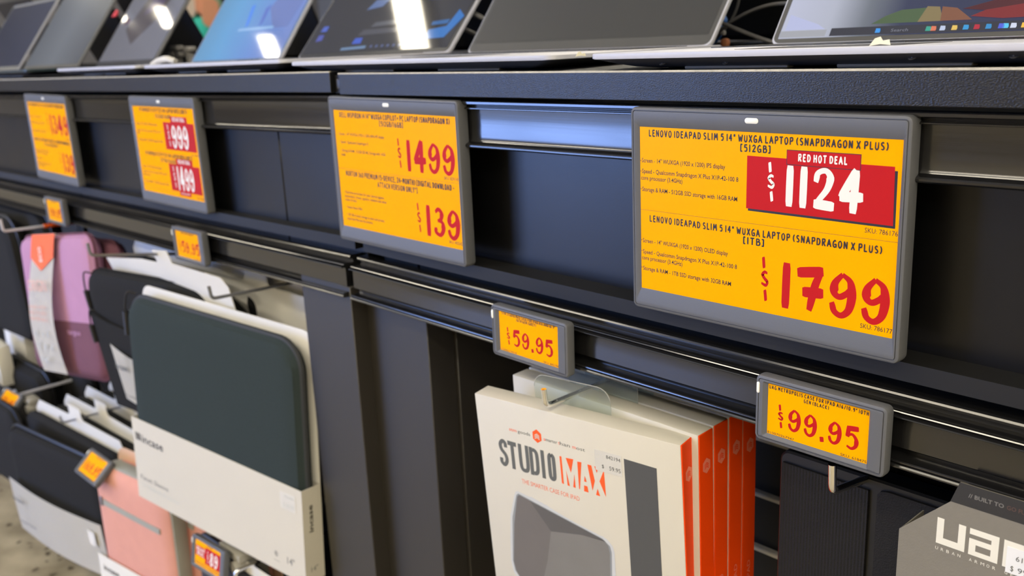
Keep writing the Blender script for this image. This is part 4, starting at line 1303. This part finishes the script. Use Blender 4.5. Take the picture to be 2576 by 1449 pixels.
# ---- far left black sleeves
def plain_sleeve(label, mx, w, h, T, m, r=.03, group=None):
    t = thing('laptop_sleeve', label, 'laptop sleeve', mx, group)
    bm = new_bm()
    sleeve_body(bm, w, h, T, r, .45)
    s = finish(bm, 'sleeve', m, t)
    bm = new_bm()
    path = [(p[0], T * .5, p[1]) for p in rrect(0, w, -h, 0, r, 8)]
    add_tube(bm, path + [path[0]], .0032, 6, False)
    finish(bm, 'zip_seam', M['pull'], s)
    return t
plain_sleeve('dark grey laptop sleeve hanging at the left edge beside the mauve one', pose((-1.90, -.05, .5950), 3, 2, -2), .385, .255, .034, M['sleeve_black'], .05)
plain_sleeve('dark grey laptop sleeve at the left edge, behind its neighbour', pose((-1.84, -.006, .6080), 3, 2, -2), .385, .255, .034, M['sleeve_black'], .05)

# ================================================================== LOWEST ROW
def big_black(label, mx, w, h, T, label_card):
    t = thing('laptop_sleeve', label, 'laptop sleeve', mx)
    bm = new_bm()
    sleeve_body(bm, w, h, T, .040, .5)
    finish(bm, 'sleeve', M['sleeve_black'], t)
    bm = new_bm()
    path = [(p[0], T * .5, p[1] + (.004 * math.sin(p[0] * 30))) for p in rrect(0, w, -h, 0, .04, 8)]
    add_tube(bm, path + [path[0]], .0034, 6, False)
    finish(bm, 'zip_seam', M['pull'], t)
    if label_card:
        bm = new_bm()
        n = 14
        g = []
        for k in range(n + 1):
            f = k / n
            x = .010 + (w - .004) * f
            yb = -.012 - .010 * math.sin(f * math.pi)
            g.append([bm.verts.new((x, yb, -h + .106 - .004 * f)), bm.verts.new((x, yb + .001, -h + .05)), bm.verts.new((x, yb + .003, -h - .004)), bm.verts.new((x, .012, -h - .006))])
        for a, b in zip(g, g[1:]):
            for k in range(3):
                bm.faces.new((a[k + 1], b[k + 1], b[k], a[k]))
        bmesh.ops.solidify(bm, geom=bm.faces, thickness=.0008)
        lb = finish(bm, 'label_card', M['white_card'], t)
        letters(lb, 'label_lettering', M['grey_print'], lambda bm: put_text(bm, [('incase', .040, .085, -h + .072, .0085, .02)], -.0235))
        letters(lb, 'product_lettering', M['grey_print'], lambda bm: put_text(bm, [('Compact Sleeve', .045, .115, -h + .028, .0055)], -.0235))
        letters(lb, 'faint_sticker', mat('faint_sticker_grey', (225, 224, 219), .6), lambda bm: put_poly(bm, [(.315, -h + .058), (.338, -h + .058), (.338, -h + .085), (.315, -h + .085)], -.0175))
    return t
big_black('big black laptop sleeve at bottom left with a white label card wrapped below', pose((-1.475, -.112, .2270), 8.0, 1.0, -1.6), .350, .205, .028, True)
big_black('black laptop sleeve at the left edge above the floor', pose((-1.865, -.115, .2330), 4.0, 1.0, -1.0), .375, .185, .028, False)
# sleeves and cards hanging behind it
for k, (x, y, z, yw, lab) in enumerate(((-1.505, -.066, .236, 5, 'sleeve with the nearest white hang card, right behind the big black sleeve'),
                                        (-1.490, -.018, .238, 3, 'sleeve with the second white hang card behind the big black sleeve'),
                                        (-1.500, .026, .240, 2, 'sleeve with the third white hang card behind the big black sleeve'),
                                        (-1.500, .074, .240, 1, 'sleeve with the rearmost white hang card behind the big black sleeve'))):
    card_sleeve(lab, pose((x, y, z), yw, 1.5, -.5), .385, .19, .026, M['sleeve_black'], .020, .022, group='black sleeves on the lowest hooks', tabx=.185)
plain_sleeve('dark puffy sleeve under the mauve one, beside the pale hook', pose((-1.90, -.02, .2550), 3, 2, -1), .30, .20, .05, M['sleeve_black'], .04, 'black sleeves on the lowest hooks')
card_sleeve('dark sleeve with a white card below the banded mauve sleeve', pose((-1.915, .05, .2640), 2, 2, -1), .40, .19, .03, M['sleeve_black'], .026, .05, group='black sleeves on the lowest hooks')
# white boxes at the far left
for k, (x, y, z) in enumerate(((-1.83, -.035, .300), (-1.86, .03, .300))):
    bm = new_bm()
    add_box(bm, x - .075, x + .075, y, y + .030, z - .09, z, .004)
    o = finish(bm, 'accessory_box', M['white_card'])
    tag_thing(o, ['small white box at the left edge, front of the pair above the lowest tag', 'small white box at the left edge, behind its twin'][k], 'box', 'white boxes at the left edge')

# ---- pink sleeve
kx = pose((-1.1246, -.070, .2500), 9.5, -.8, .5) @ Matrix.Scale(1.03, 4)
def pink(label, mx):
    t = thing('laptop_sleeve', label, 'laptop sleeve', mx)
    w, h, T = .208, .215, .046
    bm = new_bm()
    sleeve_body(bm, w, h, T, .046, .16)
    s = finish(bm, 'sleeve', M['pink'], t)
    bm = new_bm()
    def zr(i, y):
        return xz(rrect(i, w - i, -h + i, -i, .046, 8), y)
    add_loops(bm, [zr(-.0010, .0310), zr(-.0016, .0300), zr(-.0016, .0100), zr(-.0010, .0090), zr(.0016, .0085)], False, False)
    finish(bm, 'zip_tape', M['zip_grey'], s)
    bm = new_bm()
    a, b = Vector((.030, 0, -.064)), Vector((.196, 0, -.068))
    add_plate(bm, [(.028, -.069), (.186, -.0725), (.187, -.0635), (.029, -.059)], -.0018, .001)
    pz = finish(bm, 'pocket_zip', M['zip_grey'], s)
    bm = new_bm()
    add_box(bm, .021, .027, -.0036, -.0010, -.071, -.055, .0012)
    finish(bm, 'zip_slider', M['steel'], pz)
    bm = new_bm()
    add_plate(bm, rrect(.004, w + .012, -h - .01, .012, .024, 6), T + .0010, T + .0026)
    finish(bm, 'backing_card', M['peach_card'], t)
    return t
def pink_label(t):
    bm = new_bm()
    add_box(bm, -.008, .222, -.0055, -.0045, -.245, -.166, .0002, 1)
    lb = finish(bm, 'label_card', M['white_card'], t)
    letters(lb, 'label_lettering', M['ink'], lambda bm: put_text(bm, [('incase', .006, .052, -.192, .0100, .02)], -.0058))
tp = pink('pink laptop sleeve with a grey zip at bottom left, in front of the slate one', kx)
pink_label(tp)
pink('second pink laptop sleeve, hidden behind the front pink one', pose((-1.09, -.020, .2500), 7, -.5, .5))
pink('third pink sleeve, dusky edge showing right of the front pink sleeve', pose((-1.02, .028, .2500), 5, -.5, .5))

# ---- bottom edge: pouch and white card under the slate sleeve
plain_sleeve('dark blue pouch at the bottom edge under the red 89 tag', pose((-.815, -.040, .2200), 2, 2, 0), .20, .14, .03, mat('pouch_navy', (44, 46, 58), .7, bump=.4, bscale=700), .02)
t = thing('hang_card', 'white hang card with a hook slot at the bottom edge under the slate sleeve', 'hang card', pose((-.700, -.030, .2340), 3, 2, 0))
bm = new_bm()
add_plate(bm, [(0, -.12), (.17, -.12), (.17, -.012), (.155, 0), (.015, 0), (0, -.012)], 0, .0012)
finish(bm, 'card', M['white_card'], t)
bm = new_bm()
add_plate(bm, rrect(.105, .170, -.03, -.004, .002, 3), -.0006, 0)
finish(bm, 'barcode_label', M['sticker'], t)

# ================================================================== LAPTOPS
def laptop(label, mx, w, d, tb, lean, shell, under, scr, bez, feet=True, lid_h=.215, shell_lid=None, bez_b=.012, name='laptop', flare=.030, group=None, lid_in=.006):
    """origin: front-left corner on the worktop; tb height of the deck"""
    t = thing(name, label, 'laptop', mx, group)
    bm = new_bm()
    def ring(i, z):
        return [(x, y, z) for x, y in rrect(i * 2.0, w - i * 2.0, i, d - i, max(.010 - i * .1, .004), 5)]
    base = tb - .0016
    add_loops(bm, [ring(.0004, tb - .0042), ring(0, tb - .0036), ring(0, tb - .0006), ring(.0006, tb)])
    for f in bm.faces:
        f.normal_flip()
    b = finish(bm, 'deck', shell, t)
    bm = new_bm()
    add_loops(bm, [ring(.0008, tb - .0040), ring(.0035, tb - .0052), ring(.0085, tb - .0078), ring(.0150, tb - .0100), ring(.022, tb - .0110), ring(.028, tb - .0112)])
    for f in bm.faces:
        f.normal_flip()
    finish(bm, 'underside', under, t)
    if feet:
        for fx in (.076, w - .156):
            bm = new_bm()
            add_box(bm, fx, fx + .08, .016, .024, tb - .0122, tb - .0100, .0006, 1)
            finish(bm, 'rubber_foot', M['rubber'], t)
    bm = new_bm()
    for r_ in range(5):
        for c_ in range(13):
            kx = .024 + (w - .048) * c_ / 13
            add_box(bm, kx + .0012, kx + (w - .048) / 13 - .0012, d - .112 + r_ * .0175, d - .112 + r_ * .0175 + .0152, tb - .0002, tb + .0006)
    kb = finish(bm, 'keyboard', M['pull'], t, smooth=False)
    kb['kind'] = 'stuff'
    bm = new_bm()
    add_box(bm, w / 2 - .055, w / 2 + .055, .014, .086, tb - .0004, tb + .0002, .0001, 1)
    finish(bm, 'trackpad', under, t)
    LM = Matrix.Translation((0, d - .004, tb - .001)) @ Matrix.Rotation(R(-lean), 4, 'X')
    bm = new_bm()
    add_loops(bm, [xz(rrect(lid_in, w - lid_in, 0, lid_h, .008, 5), .0050), xz(rrect(lid_in - .0005, w - lid_in + .0005, 0, lid_h, .008, 5), .0044), xz(rrect(lid_in - .0005, w - lid_in + .0005, 0, lid_h, .008, 5), .0006), xz(rrect(lid_in, w - lid_in, 0, lid_h, .008, 5), 0)])
    lid = finish(bm, 'lid', shell_lid or shell, t, LM)
    bm = new_bm()
    add_plate(bm, rrect(lid_in + .0012, w - lid_in - .0012, .002, lid_h - .0012, .007, 5), -.0004, .0001)
    finish(bm, 'bezel', bez, lid)
    bm = new_bm()
    x0, x1, z0, z1 = lid_in + .006, w - lid_in - .006, bez_b, lid_h - .008
    bm.faces.new([bm.verts.new(p) for p in ((x0, -.0006, z0), (x1, -.0006, z0), (x1, -.0006, z1), (x0, -.0006, z1))])
    s = finish(bm, 'screen', scr, lid, smooth=False)
    return t, lid, s

def screws(t, pts, r=.0019):
    for x, y, z, sl in pts:
        bm = new_bm()
        ring0 = lambda rr, q: [(rr * math.cos(2 * math.pi * k / 14), rr * math.sin(2 * math.pi * k / 14), q) for k in range(14)]
        add_loops(bm, [ring0(r * 1.25, 0), ring0(r * 1.2, -.0005), ring0(r * .95, -.0005), ring0(r * .9, -.0001), ring0(r * .4, -.0001), ring0(r * .3, .0004)])
        finish(bm, 'screw', M['under'], t, Matrix.Translation((x, y, z)) @ Matrix.Rotation(R(sl), 4, 'X'))

# nearest laptop, right
scrR = screen_gradient('display_wallpaper_glare', [(0.0, (196, 200, 222)), (.14, (186, 190, 206)), (.24, (118, 124, 134)), (.34, (60, 66, 92)), (1.0, (48, 50, 80))], 'X', .75, .12)  # wallpaper colours; pale left end paints in a soft ceiling-light reflection
LR_mx = pose((-.041, 0.0005, .8872), 0, -.9, -.5)
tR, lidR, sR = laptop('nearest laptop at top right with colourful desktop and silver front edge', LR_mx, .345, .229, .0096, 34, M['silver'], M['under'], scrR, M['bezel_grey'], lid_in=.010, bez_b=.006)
screws(tR, [(.063, .0085, .0018, 24), (.115, .0085, .0018, 24), (.2400, .0060, .0030, 26), (.2935, .0060, .0030, 26)])
def art(parent, name, pts, col, s=.8, y=-.0008):
    bm = new_bm()
    put_poly(bm, mm(pts), y)
    return finish(bm, name, emit(name + '_light', col, s), parent, smooth=False)
art(sR, 'taskbar', [(64, 7), (330, 7), (330, 14.5), (64, 14.5)], (52, 54, 66), .7)
art(sR, 'pale_patch', [(20, 14), (58, 14), (50, 19), (20, 30)], (190, 196, 232), .75)  # pale lavender patch, carries on the whitish left end of the ramp
art(sR, 'wallpaper_green', [(98, 17), (138, 17), (146, 30), (120, 29), (108, 24)], (104, 132, 92), .42)
art(sR, 'wallpaper_yellow', [(136, 17), (156, 17), (150, 30), (140, 31)], (176, 156, 110), .45, -.0009)
art(sR, 'wallpaper_orange', [(154, 17), (178, 17), (164, 28), (152, 30)], (176, 116, 88), .42, -.001)
art(sR, 'wallpaper_red', [(176, 20), (200, 17), (260, 18), (300, 40), (220, 30), (186, 25)], (160, 50, 56), .5, -.0011)
art(sR, 'wallpaper_crimson', [(168, 27), (190, 24), (230, 33), (300, 60), (250, 50), (200, 36)], (104, 40, 52), .45, -.00105)
for x, c in ((106, (60, 150, 230)), (147, (60, 160, 140)), (151, (220, 120, 90)), (158, (190, 200, 226)), (167, (226, 190, 96)), (175.5, (50, 150, 210)), (183.5, (180, 40, 60)), (192, (50, 140, 200)), (201, (80, 96, 216)), (204, (90, 200, 240)), (209.5, (210, 216, 236)), (217, (240, 190, 70))):
    art(sR, 'taskbar_icon', [(x - 2.0, 8.2), (x + 2.0, 8.2), (x + 2.3, 9.6), (x + 1.6, 12.2), (x - 2.0, 12.4)], c, .85, -.0013)
letters(sR, 'search_lettering', emit('search_text_light', (150, 152, 168), .6), lambda bm: put_text(bm, [('Search', .117, .131, .0088, .0026)], -.0012))
# torn paper on its deck edge
def scrap(label, mx, k=1.0):
    bm = new_bm()
    pts = [(0, 0), (.006, .0007), (.0118, -.0002), (.0108, .0030), (.0075, .0024), (.0060, .0048), (.0030, .0040), (.0012, .0016)]
    add_plate(bm, [(x * k, z * k) for x, z in pts], 0, .0004)
    for v in bm.verts:
        v.co.y += .12 * v.co.z + .9 * v.co.x * v.co.z * 20
    o = finish(bm, 'torn_paper', M['paper'], None, mx)
    tag_thing(o, label, 'paper scrap', 'paper scraps')
scrap('torn scrap of pale paper stuck on the nearest laptop edge', pose((.175, .003, .8988), 12, 0, -2), 1.0)
scrap('thin torn paper sliver on the grey laptop edge near the nearest laptop', pose((-.0545, .0030, .8948), 70, 0, 0), .75)
art(sR, 'pale_strip', [(16.5, 7), (60, 7), (60, 13.5), (16.5, 13.5)], (176, 178, 186), .7, -.00075)

# grey laptop with a blank matte screen
t_, lid_, s_ = laptop('grey laptop with a blank dull grey screen, second from right', pose((-.4660, .0002, .8838), 2.2, -.75, -.45), .376, .243, .0092, 38, M['silver'], M['under_light'], M['scr_off'], M['bezel_grey'], bez_b=.014, lid_in=.016)
# dark laptop with blue picture
scrD = screen_gradient('display_dark', [(0.0, (52, 50, 50)), (.5, (62, 60, 58)), (1.0, (58, 58, 62))], 'X', .55, .04)
t_, lid3, s3d = laptop('laptop with a dark desktop and blue shapes, third from right', pose((-.848, .0005, .8780), 0, -.9, -.9), .366, .237, .0120, 40, M['silver'], M['under'], scrD, M['bezel_black'], bez_b=.008)
U3 = -14
art(s3d, 'blue_wing', [(311 + U3, 23), (350 + U3, 24), (368 + U3, 56), (351 + U3, 68), (343 + U3, 42), (309 + U3, 38)], (34, 112, 190), .8)
art(s3d, 'blue_bar', [(309 + U3, 45), (342 + U3, 46), (343 + U3, 53), (309 + U3, 51)], (38, 104, 170), .7, -.0009)
art(s3d, 'blue_patch', [(134 + U3, 82), (170 + U3, 86), (180 + U3, 99), (146 + U3, 99)], (92, 116, 166), .7)
art(s3d, 'blue_patch', [(270 + U3, 90), (300 + U3, 88), (304 + U3, 100), (272 + U3, 100)], (52, 88, 176), .7)
art(s3d, 'search_pill', [(126 + U3, 11.5), (186 + U3, 13), (186 + U3, 18), (126 + U3, 16)], (112, 142, 178), .7)
art(s3d, 'pale_tile', [(170 + U3, 50), (230 + U3, 52), (228 + U3, 60), (176 + U3, 58)], (86, 88, 96), .7)
art(s3d, 'pale_tile', [(150 + U3, 36), (240 + U3, 38), (240 + U3, 46), (156 + U3, 46)], (76, 76, 84), .7)
art(s3d, 'blue_icon', [(146 + U3, 22), (168 + U3, 22), (166 + U3, 32), (148 + U3, 32)], (58, 90, 196), .8)
art(s3d, 'blue_icon', [(42 + U3, 48), (58 + U3, 48), (58 + U3, 58), (44 + U3, 58)], (70, 96, 190), .8)
art(s3d, 'blue_icon', [(44 + U3, 30), (60 + U3, 32), (58 + U3, 42), (44 + U3, 42)], (74, 84, 170), .8)
for k in range(6):
    art(s3d, 'taskbar_icon', [(196 + U3 + k * 13, 14), (201 + U3 + k * 13, 14), (201 + U3 + k * 13, 18), (196 + U3 + k * 13, 18)], (90, 104, 150), .7)
# blue laptop
scrB = screen_gradient('display_blue', [(0.0, (92, 142, 178)), (.35, (96, 156, 206)), (.75, (104, 140, 206)), (1.0, (112, 134, 196))], 'X', .85, .04, .15)
t_, lid4, s4d = laptop('laptop with a bright blue screen, fourth from right', pose((-1.190, .0005, .8728), 0, -.9, -.9), .318, .227, .0125, 36, M['silver'], M['under_light'], scrB, mat('bezel_blue_grey', (96, 120, 150), .3), bez_b=.004)
U4 = -60
art(s4d, 'wallpaper_fold', [(300 + U4, 60), (345 + U4, 60), (356 + U4, 120), (270 + U4, 120), (258 + U4, 100)], (104, 122, 182), .85)
art(s4d, 'wallpaper_streak', [(203 + U4, 66), (212 + U4, 70), (200 + U4, 112), (190 + U4, 108)], (70, 130, 226), .9)
art(s4d, 'wallpaper_streak', [(250 + U4, 66), (258 + U4, 72), (256 + U4, 108), (244 + U4, 100)], (84, 108, 190), .9)
art(s4d, 'wallpaper_band', [(184 + U4, 59), (302 + U4, 59), (302 + U4, 64), (184 + U4, 64)], (140, 180, 226), .85)
# dark glossy laptop
t_, lid5, s5d = laptop('laptop with a dark glossy screen showing a brown corner, fifth from right', pose((-1.640, .0005, .8660), 0, -.9, -.9), .300, .227, .0135, 36, M['navy'], M['under'], screen_gradient('display_grey', [(0, (104, 104, 112)), (1, (116, 116, 126))], 'X', .75, .03), M['bezel_black'], bez_b=.012, shell_lid=M['steel'])
U5 = -62
art(s5d, 'brown_shape', [(194 + U5, 50), (253 + U5, 101), (280 + U5, 160), (160 + U5, 160), (126 + U5, 87)], (86, 74, 76), .42)
art(s5d, 'violet_shape', [(180 + U5, 120), (250 + U5, 130), (262 + U5, 170), (190 + U5, 170)], (84, 68, 112), .5, -.0009)
# pale matte laptop; screen is off, reflected room light painted in as a glow
t_, lid6, s6d = laptop('laptop with a pale grey matte screen, sixth from right', pose((-2.125, .0005, .8590), 0, -.9, -.9), .385, .227, .0135, 36, M['steel'], M['under'], screen_gradient('matte_screen_glow', [(0, (96, 102, 110)), (.5, (118, 124, 132)), (1, (92, 96, 102))], 'X', .6, .25), mat('bezel_olive', (92, 90, 80), .4), bez_b=.010)
# navy laptop
t_, lid7, s7d = laptop('laptop with a dark navy screen at the far left end', pose((-2.540, .0005, .8530), 0, -.9, -.9), .385, .227, .0135, 36, M['silver'], M['under'], screen_gradient('display_navy', [(0, (40, 46, 66)), (1, (56, 62, 86))], 'X', .5, .12, .3), mat('bezel_pale', (130, 128, 116), .4), bez_b=.012)

# laptops of the other side, backs of their lids towards us
opp = [(-2.98, 'laptop on the far side seen from behind, dark lid at the far left end'), (-2.54, 'laptop on the far side seen from behind, dark lid beside the navy screen'), (-2.02, 'laptop on the far side seen from behind, dark lid right of the pale matte screen'), (-1.64, 'laptop on the far side seen from behind, dark lid between the grey and blue screens'), (-1.17, 'laptop on the far side seen from behind, dark lid beside the blue screen'),
       (-.66, 'laptop on the far side seen from behind, dark lid left of the blank grey laptop'), (-.16, 'laptop on the far side seen from behind, dark lid in the cable gap'), (.33, 'laptop on the far side seen from behind, dark lid behind the nearest laptop')]
for xr, lab in opp:
    wz = .8833 + (.0155 if xr < -.388 else .0082) * (xr + .388)
    laptop(lab, Matrix.Translation((xr, .723 if xr < -1.3 else .731, wz + .001)) @ Matrix.Rotation(R(180), 4, 'Z'), .345, .227, .0140, 27 if xr < -1.3 else 21, M['lid_black'], M['under'], M['scr_gloss'], M['bezel_black'], shell_lid=M['lid_black'], group='laptops on the far side')

# ================================================================== CABLES AND BITS BETWEEN THE LAPTOPS
def cable(label, pts, r, m, group='cables behind the laptops'):
    bm = new_bm()
    add_tube(bm, smooth_path(pts, 8), r, 9)
    o = finish(bm, 'cable', m)
    tag_thing(o, label, 'cable', group)
cable('grey cable arching up beside the nearest laptop screen', [(-.185, .335, .889), (-.1754, .33, .8947), (-.1605, .33, .9029), (-.1459, .33, .9120), (-.1247, .33, .9213), (-.1019, .33, .9272), (-.0775, .33, .9284), (-.04, .33, .926)], .0019, M['cable_grey'])
cable('grey cable sloping down behind the nearest laptop', [(-.20, .32, .9155), (-.1709, .32, .9163), (-.1511, .32, .9132), (-.1317, .32, .9064), (-.1082, .32, .8981), (-.0854, .32, .8915)], .0021, M['cable_grey'])
cable('thin black cable crossing the blue clip', [(-.1440, .352, .955), (-.1472, .35, .9403), (-.1517, .35, .9247), (-.1612, .35, .9102), (-.1771, .35, .8960), (-.19, .352, .889)], .0015, M['cable_grey'])
cable('white cable looping at the front corner of the blue laptop', [(-.940, .06, .8815), (-.9325, .05, .8850), (-.9179, .05, .8909), (-.899, .05, .8946), (-.8787, .05, .8958), (-.8640, .055, .8920)], .0045, M['cable_white'])
cable('dark cable coiled between the dark and the blank laptops', [(-.56, .38, .890), (-.53, .33, .905), (-.55, .30, .925), (-.50, .29, .935), (-.47, .33, .905), (-.46, .38, .892)], .0028, M['cable_grey'])
# blue security clip
t = thing('security_clip', 'bright blue plastic clip on cables beside the blank grey laptop', 'clip', pose((-.200, .355, .887), 0, 0, 0))
bm = new_bm()
add_plate(bm, [(0, 0), (.0095, 0), (.0215, .009), (.0275, .018), (.0305, .028), (.0240, .0400), (.0190, .030), (.0080, .012)], 0, .006)
finish(bm, 'clip_body', mat('clip_blue', (60, 128, 226), .4), t)
bm = new_bm()
add_box(bm, .033, .042, -.012, -.004, .0005, .0095, .003)
finish(bm, 'clip_latch', mat('clip_copper', (206, 136, 96), .4), t)
bm = new_bm()
add_box(bm, .033, .038, -.012, -.006, .0125, .018, .002)
finish(bm, 'clip_pin', M['key'], t)
t = thing('alarm_flag', 'tiny red flag at the edge of the pale matte screen', 'flag', pose((-1.642, .279, .975), 0, -36, 0))
bm = new_bm()
add_plate(bm, [(-.010, 0), (.010, .002), (.006, .014), (-.004, .018)], 0, .003)
finish(bm, 'flag_plate', mat('flag_red', (226, 60, 70), .5), t)
# pale alarm pucks between grey and blue screens
for k, (x, y, z, l) in enumerate(((-1.402, .30, .9065, .036), (-1.349, .30, .9040, .036), (-1.420, .30, .8950, .020), (-1.385, .30, .8945, .020))):
    bm = new_bm()
    add_box(bm, x - l / 2, x + l / 2, y - .008, y + .008, z - .0045, z + .0045, .003)
    if z > .9:
        add_box(bm, x - l * .2, x + l * .2, y - .004, y + .006, .868, z - .004)
    o = finish(bm, 'alarm_puck', M['key'])
    tag_thing(o, ['grey alarm puck between the dark and blue screens, upper left of four', 'grey alarm puck between the dark and blue screens, upper right of four', 'grey alarm puck between the dark and blue screens, lower left of four', 'grey alarm puck between the dark and blue screens, lower right of four'][k], 'alarm puck', 'alarm pucks')
